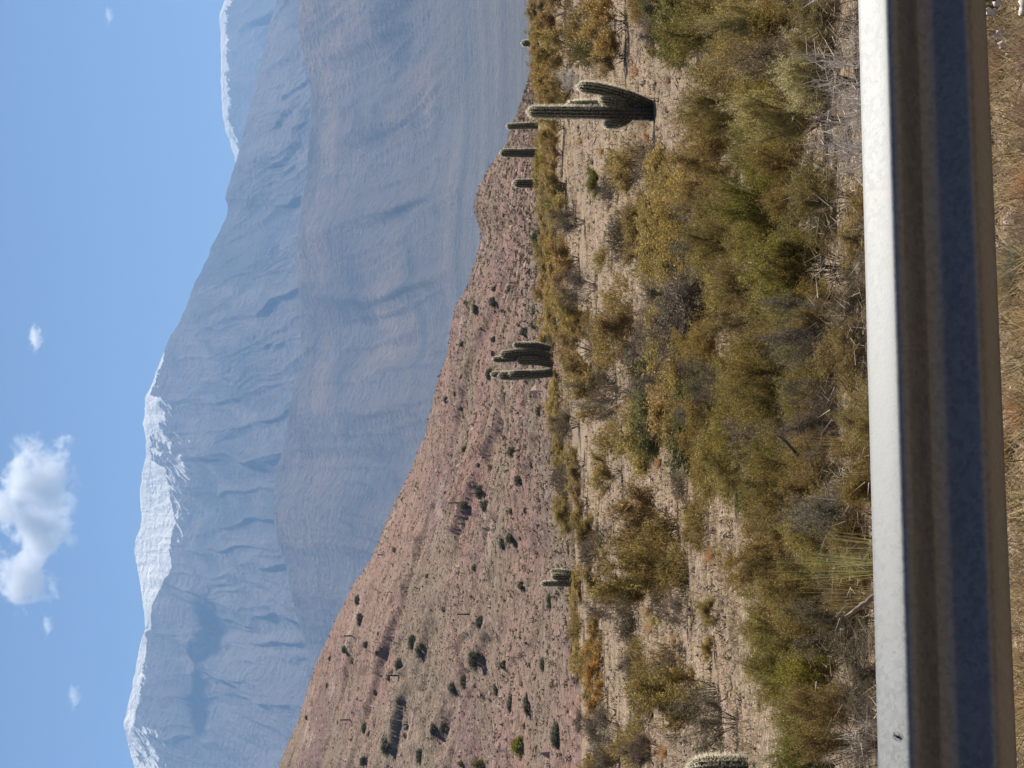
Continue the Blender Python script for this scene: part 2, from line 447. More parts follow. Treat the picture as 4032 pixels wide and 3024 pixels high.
def snow_far(U, dep, n):
    th = 3.0 + 2.5 * noise2(U * 0.07, U * 0, 88)
    return np.clip(0.5 + (th - dep) / 12 + 0.32 * np.clip(1 - dep / 45, 0, 1), 0, 1)

M_FAR = mat_mountain('far_snowy_rock', (0.085, 0.08, 0.08), (0.13, 0.115, 0.105), (0.17, 0.15, 0.13), 1.0, True)
M_MAIN = mat_mountain('main_range_rock', (0.06, 0.058, 0.06), (0.125, 0.10, 0.09), (0.15, 0.125, 0.11), 1.0, True)
M_FOOT = mat_mountain('foothill_rock', (0.058, 0.052, 0.056), (0.235, 0.165, 0.12), (0.14, 0.115, 0.10), 1.6, fan=True)
far_range('snowy_mountains', RD, (470, 440), 10800, 14000, M_FAR, nu=420, ns=120, seed=110, amp=0.5, snowfn=snow_far, U0=380, U1=1090)
far_range('mountain_range', RC, (400, 400), 7000, 10000, M_MAIN, nu=1150, ns=280, U0=-200, U1=950, seed=31, amp=0.54, power=0.85, snowfn=snow_main)
far_range('foothills', RB, (548, 548), 1500, 6900, M_FOOT, nu=560, ns=300, seed=57, amp=0.50, power=2.2, fan=True)

# ------------------------------------------------------------------ haze
hz = NT('haze_air')
pv = hz.n('ShaderNodeVolumePrincipled'); pv.inputs['Color'].default_value = (0.34, 0.60, 1.0, 1)
pv.inputs['Density'].default_value = 0.66e-4; pv.inputs['Anisotropy'].default_value = 0.0
hz.l(pv.outputs[0], hz.out.inputs['Volume'])
bx = np.array([(x, y, z) for x in (-9000, 9000) for y in (-440, 17500) for z in (-70, 2380)], float)
bf = np.array([(0, 1, 3, 2), (4, 6, 7, 5), (0, 4, 5, 1), (2, 3, 7, 6), (0, 2, 6, 4), (1, 5, 7, 3)])
o = link('haze', new_mesh('haze', bx, bf, hz.m)); tag(o, kind='stuff')

# ------------------------------------------------------------------ clouds (volumes beyond and above the haze)
def cloud(label, U, V, wu, wv, d, dens, seed, puffs, thr=0.5):
    c = at(U, V, d); sx = wu / F * d / 2; sz = wv / F * d / 2; sy = sx * 0.6
    t = NT('cloud_vapour')
    tc = t.n('ShaderNodeTexCoord').outputs['Object']
    field = None
    for (px, pz, pr, k) in puffs:      # soft lumps in unit space
        vm = t.n('ShaderNodeVectorMath', operation='SUBTRACT'); t.l(tc, vm.inputs[0]); vm.inputs[1].default_value = (px * sx, 0, pz * sz)
        vs = t.n('ShaderNodeVectorMath', operation='MULTIPLY'); t.l(vm.outputs[0], vs.inputs[0]); vs.inputs[1].default_value = (1 / (pr * sx), 1 / (pr * sx * 0.7), 1 / (pr * sx * k))
        ln = t.n('ShaderNodeVectorMath', operation='LENGTH'); t.l(vs.outputs[0], ln.inputs[0])
        f = t.math('SUBTRACT', 1.0, ln.outputs['Value'])
        field = f if field is None else t.math('MAXIMUM', field, f)
    nz = t.noise(tc, 3.6 / sx, 9, 0.68, 0.3)
    f = t.math('ADD', field, t.math('MULTIPLY', t.math('SUBTRACT', nz, 0.5), 3.3))
    f = t.ramp(f, [(0.22, 0.0), (0.62, 1.0)])
    dn = t.math('MULTIPLY', f, dens)
    pv = t.n('ShaderNodeVolumePrincipled'); pv.inputs['Color'].default_value = (1, 1, 1, 1); pv.inputs['Anisotropy'].default_value = 0.35
    t.l(dn, pv.inputs['Density']); t.l(pv.outputs[0], t.out.inputs['Volume'])
    v = np.array([(x, y, z) for x in (-sx, sx) for y in (-sy, sy) for z in (-sz, sz)], float)
    o = link('cloud', new_mesh('cloud', v, bf, t.m), loc=c); tag(o, label, 'cloud', 'clouds over the range')
    return o
U, V = uv(120, 2060)
cloud('large white cumulus cloud touching the picture edge above the snowy summit', U, V, 186, 112, 15000, 0.012, 1,
      [(-0.55, 0.1, 0.45, 0.8), (-0.05, -0.1, 0.5, 0.75), (0.4, -0.2, 0.55, 0.8), (0.2, 0.45, 0.4, 0.7)])
U, V = uv(138, 1340)
cloud('small ragged white cloud on its own in clear sky', U, V, 40, 24, 15000, 0.02, 2, [(0.1, 0.0, 0.75, 0.5)])
U, V = uv(185, 2465)
cloud('faint wisp of cloud below the big cumulus', U, V, 34, 24, 15000, 0.010, 3, [(0.0, 0.0, 0.7, 0.5)])
U, V = uv(290, 2745)
cloud('thin wisp of cloud above the peak near the picture corner', U, V, 40, 26, 15000, 0.007, 4, [(0.0, 0.0, 0.75, 0.5)])
U, V = uv(428, 60)
cloud('tiny pale cloud puff high over the far snowy crest', U, V, 26, 16, 15000, 0.010, 5, [(0.0, 0.0, 0.75, 0.5)])

shade = cloud('white cloud standing above the top of the view over the range', 360, -285, 150, 44, 10611, 0.03, 9, [(-0.4, 0.0, 0.55, 0.7), (0.35, 0.0, 0.6, 0.7)])
del shade['category'], shade['label'], shade['group']; shade['kind'] = 'structure'

# ------------------------------------------------------------------ generic strips
def tubes(P0, P1, r0, r1, k=3):
    """many straight tapered k-sided tubes, no caps"""
    P0 = np.asarray(P0, float); P1 = np.asarray(P1, float); n = len(P0)
    d = P1 - P0; d /= np.maximum(np.linalg.norm(d, axis=1, keepdims=True), 1e-9)
    ref = np.where(np.abs(d[:, 2:3]) > 0.9, np.array([[1.0, 0, 0]]), np.array([[0, 0, 1.0]]))
    a = np.cross(d, ref); a /= np.linalg.norm(a, axis=1, keepdims=True); b = np.cross(d, a)
    V = []
    for P, r in ((P0, r0), (P1, r1)):
        for j in range(k):
            an = 2 * math.pi * j / k
            V.append(P + (a * math.cos(an) + b * math.sin(an)) * np.reshape(r, (-1, 1)))
    V = np.stack(V, 1).reshape(-1, 3)
    base = np.arange(n)[:, None] * 2 * k
    f = np.stack([np.concatenate([base + j, base + (j + 1) % k, base + k + (j + 1) % k, base + k + j], 1) for j in range(k)], 1).reshape(-1, 4)
    return V, f

def blades(P, D, L, Wd, col, rng, bend=0.0):
    """one thin triangle per blade: P base, D direction, L length, Wd width, col colour (n,3)"""
    n = len(P)
    s = np.cross(D, rng.normal(size=(n, 3))); s /= np.maximum(np.linalg.norm(s, axis=1, keepdims=True), 1e-9)
    L = np.reshape(L, (-1, 1)); Wd = np.reshape(Wd, (-1, 1))
    v = np.stack([P - s * Wd / 2, P + s * Wd / 2, P + D * L], 1).reshape(-1, 3)
    f = np.arange(n * 3).reshape(-1, 3)
    return v, f, np.repeat(col, 3, 0)

def unit(v): return v / np.maximum(np.linalg.norm(v, axis=-1, keepdims=True), 1e-9)

def shrub_proto(label, seed, nmain=11, nsec=7, nshoot=6, leaves=50, leafL=0.03, leafW=0.008, c1=(0.12, 0.10, 0.03), c2=(0.2, 0.16, 0.05),
                shoot=0.17, tiltmax=1.25, stem_mat=None, stem_r=0.008, shoot_stems=False, upright=0.5, name='scrub_bush', jitter=0.02):
    """unit shrub: about 1 wide and 1 high"""
    rng = np.random.default_rng(seed)
    az = rng.uniform(0, 2 * math.pi, nmain) ; tilt = np.sqrt(rng.uniform(0.02, 1, nmain)) * tiltmax
    lob = 0.82 + 0.22 * np.sin(az * 2 + seed) + rng.uniform(-0.12, 0.12, nmain)
    End = np.stack([np.sin(tilt) * np.cos(az) * 0.5 * lob, np.sin(tilt) * np.sin(az) * 0.5 * lob, np.maximum(np.cos(tilt), 0.16) ** 0.8 * 0.93 * lob], 1)
    Base = rng.normal(size=(nmain, 3)) * np.array([0.03, 0.03, 0]); Base[:, 2] = -0.12
    Mid = Base + (End - Base) * 0.45 + np.array([0, 0, 0.05]) + rng.normal(size=(nmain, 3)) * 0.03
    S0 = [Base, Mid]; S1 = [Mid, End]; ra = [np.full(nmain, stem_r), np.full(nmain, stem_r * 0.7)]; rb = [np.full(nmain, stem_r * 0.7), np.full(nmain, stem_r * 0.3)]
    # secondary branches
    i = np.repeat(np.arange(nmain), nsec); t = rng.uniform(0.25, 1.0, len(i))[:, None]
    p0 = Mid[i] + (End[i] - Mid[i]) * t
    dirn = unit(unit(End[i]) * 0.9 + rng.normal(size=(len(i), 3)) * 0.75 + np.array([0, 0, 0.25]))
    ln = rng.uniform(0.12, 0.28, len(i))[:, None]
    p1 = p0 + dirn * ln; p1[:, 2] = np.maximum(p1[:, 2], 0.03)
    S0.append(p0); S1.append(p1); ra.append(np.full(len(i), stem_r * 0.45)); rb.append(np.full(len(i), stem_r * 0.2))
    # shoots
    j = np.repeat(np.arange(len(i)), nshoot); t = rng.uniform(0.2, 1.0, len(j))[:, None]
    q0 = p0[j] + (p1[j] - p0[j]) * t
    sd = unit(unit(q0 * np.array([1, 1, 0.7])) * 0.5 + rng.normal(size=(len(j), 3)) * 0.55 + np.array([0, 0, upright]))
    sl = rng.uniform(0.5, 1.3, len(j))[:, None] * shoot
    q1 = q0 + sd * sl
    if shoot_stems:
        S0.append(q0); S1.append(q1); ra.append(np.full(len(j), stem_r * 0.22)); rb.append(np.full(len(j), stem_r * 0.1))
    V, f = tubes(np.concatenate(S0), np.concatenate(S1), np.concatenate(ra), np.concatenate(rb))
    root = empty(name, (0, 0, 0))
    st = link('stems', new_mesh('stems', V, f, stem_mat or M_STEM), root)
    if leaves > 0:
        k = np.repeat(np.arange(len(j)), leaves); t = rng.uniform(0.0, 1.08, len(k))[:, None]
        P = q0[k] + (q1[k] - q0[k]) * t + rng.normal(size=(len(k), 3)) * jitter
        P[:, 2] = np.maximum(P[:, 2], 0.0)
        D = unit(sd[k] * 0.9 + rng.normal(size=(len(k), 3)) * 0.6)
        cj = rng.uniform(0, 1, len(j))
        mixv = np.clip(cj[k] * 0.7 + rng.uniform(0, 0.5, len(k)), 0, 1)[:, None]
        br = np.clip(rng.lognormal(-0.06, 0.45, len(k)), 0.35, 2.6)[:, None]
        col = (np.array(c1) * (1 - mixv) + np.array(c2) * mixv) * br
        v, f, c = blades(P, D, leafL * rng.uniform(0.6, 1.4, len(k)), leafW * rng.uniform(0.7, 1.3, len(k)), col, rng)
        fo = link('foliage', new_mesh('foliage', v, f, M_LEAF, cols=c), root); fo['kind'] = 'stuff'
    return root

GREEN1, GREEN2 = (0.140, 0.124, 0.032), (0.33, 0.275, 0.072)
OCH1, OCH2 = (0.21, 0.150, 0.054), (0.46, 0.33, 0.135)
OLI1, OLI2 = (0.175, 0.132, 0.044), (0.40, 0.295, 0.112)
DRY1, DRY2 = (0.20, 0.15, 0.10), (0.38, 0.30, 0.21)
GRN1, GRN2 = (0.085, 0.088, 0.034), (0.20, 0.185, 0.072)
GOLD1, GOLD2 = (0.31, 0.25, 0.095), (0.60, 0.49, 0.25)
PROT = {}
PROT['ochre'] = [shrub_proto('', 10 + k, 12, 7, 6, 26, 0.045, 0.012, OCH1, OCH2) for k in range(3)]
PROT['olive'] = [shrub_proto('', 20 + k, 12, 7, 6, 30, 0.042, 0.011, OLI1, OLI2) for k in range(3)]
PROT['green'] = [shrub_proto('', 30 + k, 13, 7, 6, 34, 0.040, 0.012, GRN1, GRN2) for k in range(2)]
PROT['brown'] = [shrub_proto('', 40 + k, 14, 8, 6, 9, 0.045, 0.008, (0.12, 0.094, 0.066), (0.25, 0.20, 0.14), shoot_stems=True) for k in range(2)]
PROT['near_olive'] = [shrub_proto('', 50 + k, 16, 8, 8, 44, 0.020, 0.0050, OLI1, OLI2, 0.16, 1.15, stem_r=0.006, shoot_stems=True, upright=0.7, jitter=0.014) for k in range(3)]
PROT['near_green'] = [shrub_proto('', 60 + k, 16, 8, 8, 44, 0.021, 0.0055, GREEN1, GREEN2, 0.16, 1.15, stem_r=0.006, shoot_stems=True, upright=0.7, jitter=0.014) for k in range(2)]
PROT['near_gold'] = [shrub_proto('', 70, 14, 7, 8, 50, 0.022, 0.0050, GOLD1, GOLD2, 0.20, 0.9, stem_r=0.006, shoot_stems=True, upright=1.1, jitter=0.012)]
PROT['near_brown'] = [shrub_proto('', 75, 16, 8, 8, 20, 0.020, 0.0045, (0.14, 0.115, 0.078), (0.29, 0.235, 0.155), 0.16, 1.2, stem_r=0.006, shoot_stems=True, jitter=0.014)]
PROT['twigs'] = [shrub_proto('', 80 + k, 12, 8, 5, 0, shoot=0.20, tiltmax=1.45, upright=0.0, stem_mat=M_DEAD, stem_r=0.012, shoot_stems=True, name='dead_bush') for k in range(2)]

def tuft_proto(seed, n=260, c1=(0.30, 0.24, 0.08), c2=(0.66, 0.56, 0.27), spread=0.9, W=0.017, name='grass_tuft'):
    rng = np.random.default_rng(seed)
    az = rng.uniform(0, 2 * math.pi, n); tl = np.sqrt(rng.uniform(0, 1, n)) * spread
    D = np.stack([np.sin(tl) * np.cos(az), np.sin(tl) * np.sin(az), np.cos(tl)], 1)
    P = rng.normal(size=(n, 3)) * np.array([0.08, 0.08, 0.0]); P[:, 2] = -0.03
    L = rng.uniform(0.45, 1.0, n)
    m_ = rng.uniform(0, 1, (n, 1)); col = (np.array(c1) * (1 - m_) + np.array(c2) * m_)
    v, f, c = blades(P, D, L, np.full(n, W), col, rng)
    return link(name, new_mesh(name, v, f, M_LEAF, cols=c))
TUFT = [tuft_proto(1, 90), tuft_proto(2, 80, spread=0.7), tuft_proto(3, 60, spread=0.8, W=0.014)]
TUFT_DRY = [tuft_proto(5, 220, DRY1, DRY2, 1.1, 0.02), tuft_proto(6, 220, (0.30, 0.21, 0.09), (0.62, 0.46, 0.24), 1.0, 0.022)]
USED = set()

def place(kind, loc, W, Hh, label, group=None, rz=None, tint=None, variant=None, cat='bush'):
    ps = PROT[kind]; p = ps[variant if variant is not None else random.randrange(len(ps))]
    rz = random.uniform(0, 6.28) if rz is None else rz
    w2 = W * random.uniform(0.9, 1.1)
    bv = random.uniform(0.85, 1.2); tv = tint or (bv * random.uniform(0.95, 1.05), bv * random.uniform(0.97, 1.05), bv * random.uniform(0.85, 1.15), 1)
    if p not in USED:
        USED.add(p); o = p; o.location = loc; o.rotation_euler = (0, 0, rz); o.scale = (W, w2, Hh)
        for ch in o.children:
            if ch.name.startswith('foliage'): ch.color = tv
    else:
        o = copy_tree(p, loc, rz, (W, w2, Hh), tv)
    if 'label' in o: del o['label']
    if 'group' in o: del o['group']
    tag(o, label, cat, group); return o
def place_tuft(lst, loc, W, Hh, label, group=None, name=None):
    p = random.choice(lst)
    if p not in USED: USED.add(p); o = p
    else: o = p.copy(); COL.objects.link(o)
    o.location = loc; o.rotation_euler = (0, 0, random.uniform(0, 6.28)); o.scale = (W, W, Hh)
    o.color = (random.uniform(0.85, 1.15), random.uniform(0.85, 1.1), random.uniform(0.8, 1.1), 1)
    if 'group' in o: del o['group']
    tag(o, label, 'grass tuft', group); return o

# ------------------------------------------------------------------ guard rail
def chaikin(P, n=3):
    P = np.array(P, float)
    for _ in range(n):
        Q = [P[0]]
        for a, b in zip(P[:-1], P[1:]): Q += [a * 0.75 + b * 0.25, a * 0.25 + b * 0.75]
        Q.append(P[-1]); P = np.array(Q)
    return P
PROF = chaikin([(0.000, 0.000), (0.007, -0.006), (0.064, -0.050), (0.074, -0.060), (0.076, -0.074), (0.072, -0.086),
                (0.038, -0.130), (0.032, -0.142), (0.032, -0.170), (0.038, -0.184), (0.070, -0.234), (0.075, -0.244), (0.075, -0.252), (0.066, -0.266), (0.008, -0.304), (0.002, -0.312)], 3)
A = at(0, 878.3, 4.855); B = at(768, 858.2, 5.287)
ax = unit(B - A); cen = A + (B - A) * 0.5 - np.array([0, 0, 0.0128])
nrm = unit(np.array([ax[1], -ax[0], 0.0]))              # towards the road
if nrm[1] > 0: nrm = -nrm
upv = unit(np.cross(ax, nrm)); upv = upv if upv[2] > 0 else -upv
rail = empty('guard_rail', tuple(cen + np.array([0, 0, -0.75])))
tag(rail, 'galvanized corrugated steel guard rail crossing the whole picture in front of the scrub', 'guard rail')
def rail_beam(t0, t1, off):
    n = 40; ts = np.linspace(t0, t1, n); np_ = len(PROF); V = []
    nm = np.gradient(PROF, axis=0); nm = np.stack([-nm[:, 1], nm[:, 0]], 1); nm = unit(nm)
    for th in (0.0, 0.003):
        pr = PROF - nm * th * np.sign(nm[len(nm) // 2 - 1, 0] if nm[len(nm) // 2 - 1, 0] else 1)
        for t in ts:
            V.append((cen - np.array(rail.location))[None] + ax * t + nrm * (pr[:, :1] - 0.083 + off) + upv * pr[:, 1:])
    V = np.concatenate(V); f = grid_faces(n, np_); o2 = n * np_
    F_ = [f, f[:, ::-1] + o2]
    a = np.arange(n - 1)
    for e in (0, np_ - 1): F_.append(np.stack([a * np_ + e, (a + 1) * np_ + e, (a + 1) * np_ + e + o2, a * np_ + e + o2], 1))
    b = np.arange(np_ - 1)
    for e in (0, (n - 1) * np_): F_.append(np.stack([b + e, b + 1 + e, b + 1 + e + o2, b + e + o2], 1))
    o = link('rail_beam', new_mesh('rail_beam', V, np.concatenate(F_), M_GALV, True), rail); return o
rail_beam(-2.15, 2.15, 0.0); rail_beam(-6.3, -1.85, -0.0045); rail_beam(1.85, 6.3, -0.0045)
def box_mesh(name, c, ex, ey, ez, hx, hy, hz_, mat):
    v = np.array([np.array(c) + ex * sx * hx + ey * sy * hy + ez * sz * hz_ for sx in (-1, 1) for sy in (-1, 1) for sz in (-1, 1)])
    return new_mesh(name, v, np.array([(0, 1, 3, 2), (4, 6, 7, 5), (0, 4, 5, 1), (2, 3, 7, 6), (0, 2, 6, 4), (1, 5, 7, 3)]), mat)
off0 = cen - np.array(rail.location)
for t in (-5.8, -2.0, 2.0, 5.8):
    c = off0 + ax * t - nrm * 0.185 + upv * (-0.42)
    po = link('post', box_mesh('post', c, ax, nrm, upv, 0.005, 0.055, 0.46, M_GALV), rail)
    for s_ in (-1, 1): link('post_flange', box_mesh('post_flange', c + nrm * 0.058 * s_, ax, nrm, upv, 0.05, 0.0035, 0.46, M_GALV), po)
    link('spacer', box_mesh('spacer', off0 + ax * t - nrm * 0.104 + upv * (-0.156), ax, nrm, upv, 0.05, 0.018, 0.1, M_GALV), rail)
    P0 = (off0 + ax * t - nrm * 0.083 + upv * (-0.156))[None]; v, f = tubes(P0, P0 + nrm * 0.012, np.array([0.016]), np.array([0.010]), 10)
    link('bolt', new_mesh('bolt', v, f, M_GALV), rail)
# small dark insect on the sunlit top flange
ip = at(768 - 2882 / 3.9375, 3502 / 3.9375, 4.83)
tI = float(np.dot(ip - cen, ax)); pI = cen + ax * tI + nrm * (0.045 - 0.083) + upv * (-0.034)
fl = unit(nrm * 0.066 + upv * (-0.040)); fn = unit(np.cross(ax, fl)); fn = fn if fn[2] > 0 else -fn
ins = empty('insect', tuple(pI), 0, 0.72); tag(ins, 'small dark insect sitting on the bright top flange of the guard rail', 'insect')
M_BUG = simple('insect_shell', (0.012, 0.010, 0.009), 0.5)
def ellipsoid(c, ex, ey, ez, rx, ry, rz, nu=10, nv=7):
    V = []
    for i in range(nv):
        ph = math.pi * i / (nv - 1)
        for j in range(nu):
            th = 2 * math.pi * j / nu
            V.append(c + ex * rx * math.cos(ph) + (ey * ry * math.cos(th) + ez * rz * math.sin(th)) * math.sin(ph))
    f = [(i * nu + j, i * nu + (j + 1) % nu, (i + 1) * nu + (j + 1) % nu, (i + 1) * nu + j) for i in range(nv - 1) for j in range(nu)]
    return np.array(V), np.array(f)
bd = unit(fl * 0.8 + ax * -0.5); bs = unit(np.cross(fn, bd))
v, f = ellipsoid(fn * 0.004, bd, bs, fn, 0.0085, 0.0026, 0.0026); link('abdomen', new_mesh('abdomen', v, f, M_BUG, True), ins)
v, f = ellipsoid(fn * 0.0045 + bd * 0.010, bd, bs, fn, 0.0032, 0.0028, 0.0026); link('head', new_mesh('head', v, f, M_BUG, True), ins)
for sgn in (-1, 1):
    for k in (-1, 0, 1):
        a0 = fn * 0.004 + bd * (0.003 * k + 0.003); a1 = a0 + bs * sgn * 0.008 + bd * 0.004 * k + fn * 0.003; a2 = a1 + bs * sgn * 0.006 + bd * 0.003 * k - fn * 0.0065
        v, f = tubes([a0, a1], [a1, a2], np.array([0.0008, 0.0006]), np.array([0.0006, 0.0004])); link('leg', new_mesh('leg', v, f, M_BUG), ins)
v, f, c_ = blades(np.array([fn * 0.006 + bd * 0.004] * 2), np.array([unit(-bd + bs * 0.5), unit(-bd - bs * 0.5)]), 0.016, 0.006, np.array([[0.03] * 3] * 2), RNG)
link('wings', new_mesh('wings', v, f, M_BUG), ins)

# ------------------------------------------------------------------ cacti
def cactus_stem(name, pts, rad, parent, ribs=13, dark=0.0, spine_len=0.070, spine_n=9, areole=0.032, seed=0, spw=0.0065, lod=1.0):
    """pts: 3-D path, rad: radius per point (metres), both relative to the thing"""
    pts = np.array(pts, float); rad = np.array(rad, float)
    seg = np.r_[0, np.cumsum(np.linalg.norm(np.diff(pts, axis=0), axis=1))]; Ltot = seg[-1]
    n = max(14, int(Ltot / 0.05)); tt = np.linspace(0, 1, n) * Ltot
    ti = np.concatenate([tt[:-1], Ltot - rad[-1] * 0 + np.zeros(0)])
    def sm(a):
        o = np.interp(tt, seg, a)
        for _ in range(3): o[1:-1] = o[1:-1] * 0.5 + (o[:-2] + o[2:]) * 0.25
        return o
    C = np.stack([sm(pts[:, i]) for i in range(3)], 1); Rr = sm(rad)
    T = unit(np.gradient(C, axis=0))
    # rounded tip
    k = 7; rt = Rr[-1]
    capC = [C[-1] + T[-1] * rt * 1.15 * math.sin(a) for a in np.linspace(0, math.pi / 2, k)[1:]]; capR = [max(rt * math.cos(a), 0.004) for a in np.linspace(0, math.pi / 2, k)[1:]]
    C = np.concatenate([C, capC]); Rr = np.concatenate([Rr, capR]); T = np.concatenate([T, np.repeat(T[-1:], k - 1, 0)])
    a = unit(np.cross(T, np.array([0, 1.0, 0]))); b = np.cross(T, a)
    m_ = ribs * 4; th = np.arange(m_) * 2 * math.pi / m_
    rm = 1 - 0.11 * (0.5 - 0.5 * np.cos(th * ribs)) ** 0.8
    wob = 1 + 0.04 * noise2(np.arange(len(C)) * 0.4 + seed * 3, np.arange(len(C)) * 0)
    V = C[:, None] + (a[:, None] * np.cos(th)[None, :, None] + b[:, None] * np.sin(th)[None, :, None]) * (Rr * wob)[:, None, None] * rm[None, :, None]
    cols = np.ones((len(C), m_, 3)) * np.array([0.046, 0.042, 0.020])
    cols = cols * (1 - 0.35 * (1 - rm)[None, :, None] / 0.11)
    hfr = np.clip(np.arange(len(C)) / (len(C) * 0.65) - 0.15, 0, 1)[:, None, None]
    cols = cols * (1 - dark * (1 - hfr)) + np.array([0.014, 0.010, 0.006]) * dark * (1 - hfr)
    i = np.arange(len(C) - 1)[:, None] * m_; j = np.arange(m_)[None, :]
    f = np.stack([i + j, i + (j + 1) % m_, i + m_ + (j + 1) % m_, i + m_ + j], -1).reshape(-1, 4)
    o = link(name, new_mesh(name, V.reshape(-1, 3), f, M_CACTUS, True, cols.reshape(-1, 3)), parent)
    # spines on areoles along the ribs
    rng = np.random.default_rng(seed + 500)
    Lc = np.r_[0, np.cumsum(np.linalg.norm(np.diff(C, axis=0), axis=1))]
    na = max(6, int(Lc[-1] / areole * lod)); tA = np.linspace(0.02 * Lc[-1], Lc[-1], na)
    AI, RI = np.meshgrid(np.arange(na), np.arange(ribs), indexing='ij'); AI = AI.ravel(); RI = RI.ravel()
    tA_ = np.clip(tA[AI] + rng.uniform(-0.3, 0.3, len(AI)) * areole, 0, Lc[-1])
    Cc = np.stack([np.interp(tA_, Lc, C[:, q]) for q in range(3)], 1); Rc = np.interp(tA_, Lc, Rr)
    aa = np.stack([np.interp(tA_, Lc, a[:, q]) for q in range(3)], 1); bb = np.stack([np.interp(tA_, Lc, b[:, q]) for q in range(3)], 1)
    TT = np.stack([np.interp(tA_, Lc, T[:, q]) for q in range(3)], 1)
    ang = RI * 2 * math.pi / ribs; out = aa * np.cos(ang)[:, None] + bb * np.sin(ang)[:, None]
    tipf = np.clip((tA_ - (Lc[-1] - rt * 1.2)) / (rt * 1.2), 0, 1)[:, None]
    out2 = unit(out * (1 - 0.8 * tipf) + TT * (0.15 + 1.2 * tipf))
    P = Cc + out * Rc[:, None] * 0.98
    idx = np.repeat(np.arange(len(P)), spine_n)
    D = unit(out2[idx] + rng.normal(size=(len(idx), 3)) * 0.55)
    fr = np.clip(tA_[idx] / Lc[-1], 0, 1)
    keep = rng.uniform(0, 1, len(idx)) < (1 - dark * 1.1 * np.clip(1.15 - fr * 2.0, 0, 1))
    idx = idx[keep]; D = D[keep]; fr = fr[keep]
    g_ = rng.uniform(0, 1, (len(idx), 1)) ** 0.7
    col = np.array([0.52, 0.45, 0.30]) * (1 - g_) + np.array([0.95, 0.90, 0.75]) * g_
    col = col * (0.55 + 0.45 * np.clip(fr * 1.6, 0, 1))[:, None]
    v, f, c = blades(P[idx], D, spine_len * rng.uniform(0.5, 1.2, len(idx)), np.full(len(idx), spw), col, rng)
    s_ = link('spines', new_mesh('spines', v, f, M_SPINE, cols=c), o); s_['kind'] = 'stuff'
    return o

def cactus(label, d, stems, group=None, base_xy=None, **kw):
    """stems: list of (name, [(x,y) source pixels base->tip], [width px at each], depth offset)"""
    bx_, by_ = base_xy; U, V = uv(bx_, by_)
    P = at(U, V, d); gz = float(H_ground(P[0], P[1])); loc = np.array([P[0], P[1], min(P[2], gz)])
    root = empty('cactus', tuple(loc)); tag(root, label, 'cactus', group)
    sc = d / F / 3.9375
    for k, (nm, pp, ww, dy) in enumerate(stems):
        pts = [];
        for (x, y) in pp:
            U, V = uv(x, y); q = at(U, V, d) - loc; pts.append((q[0], q[1], q[2]))
        pts = np.array(pts); dys = np.linspace(0, dy, len(pts)) if np.isscalar(dy) else np.array(dy)
        pts[:, 1] += dys * (1 if np.isscalar(dy) else 1)
        rad = np.array(ww, float) * sc / 2 * 1.06
        pts[-1] -= unit(pts[-1] - pts[-2]) * rad[-1] * 1.1
        cactus_stem(nm, pts, rad, root, seed=k * 7 + int(abs(bx_)) % 97, **kw)
    return root
BIG = cactus('tall dark candelabra cactus with upswept arms, largest in the scrub', 45.0, [
    ('trunk', [(2695, 448), (2600, 446), (2500, 445), (2400, 443), (2300, 442), (2200, 441), (2079, 439)], [60, 58, 54, 50, 46, 45, 42], 0.0),
    ('arm', [(2590, 440), (2551, 414), (2479, 383), (2370, 352), (2320, 345), (2276, 343)], [46, 46, 44, 42, 42, 40], [0, -0.03, -0.05, -0.05, -0.05, -0.05]),
    ('arm', [(2520, 436), (2470, 418), (2400, 408), (2330, 406), (2236, 407)], [30, 34, 34, 32, 28], [0, 0.15, 0.2, 0.2, 0.2]),
    ('arm', [(2500, 436), (2450, 414), (2410, 403), (2364, 401)], [28, 34, 36, 34], [0, -0.1, -0.14, -0.14]),
    ('arm', [(2490, 450), (2465, 475), (2430, 488), (2378, 492)], [28, 34, 34, 30], [0, -0.02, -0.03, -0.03]),
], base_xy=(2668, 447), dark=0.9, ribs=13)
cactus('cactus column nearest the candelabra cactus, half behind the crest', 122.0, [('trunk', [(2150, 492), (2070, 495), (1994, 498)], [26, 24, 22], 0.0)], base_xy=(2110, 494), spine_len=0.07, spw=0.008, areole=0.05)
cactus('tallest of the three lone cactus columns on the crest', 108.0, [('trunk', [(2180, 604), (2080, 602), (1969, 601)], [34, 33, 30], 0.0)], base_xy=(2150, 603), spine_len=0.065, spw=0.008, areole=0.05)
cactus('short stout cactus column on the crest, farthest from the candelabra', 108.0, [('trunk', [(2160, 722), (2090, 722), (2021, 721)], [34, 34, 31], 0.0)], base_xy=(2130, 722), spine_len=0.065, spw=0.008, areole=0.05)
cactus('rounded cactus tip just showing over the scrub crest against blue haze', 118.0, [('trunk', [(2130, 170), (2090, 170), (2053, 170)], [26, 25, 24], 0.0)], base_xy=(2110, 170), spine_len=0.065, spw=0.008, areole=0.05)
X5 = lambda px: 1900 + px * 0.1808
Y5 = lambda py: 1300 + py * 0.1808
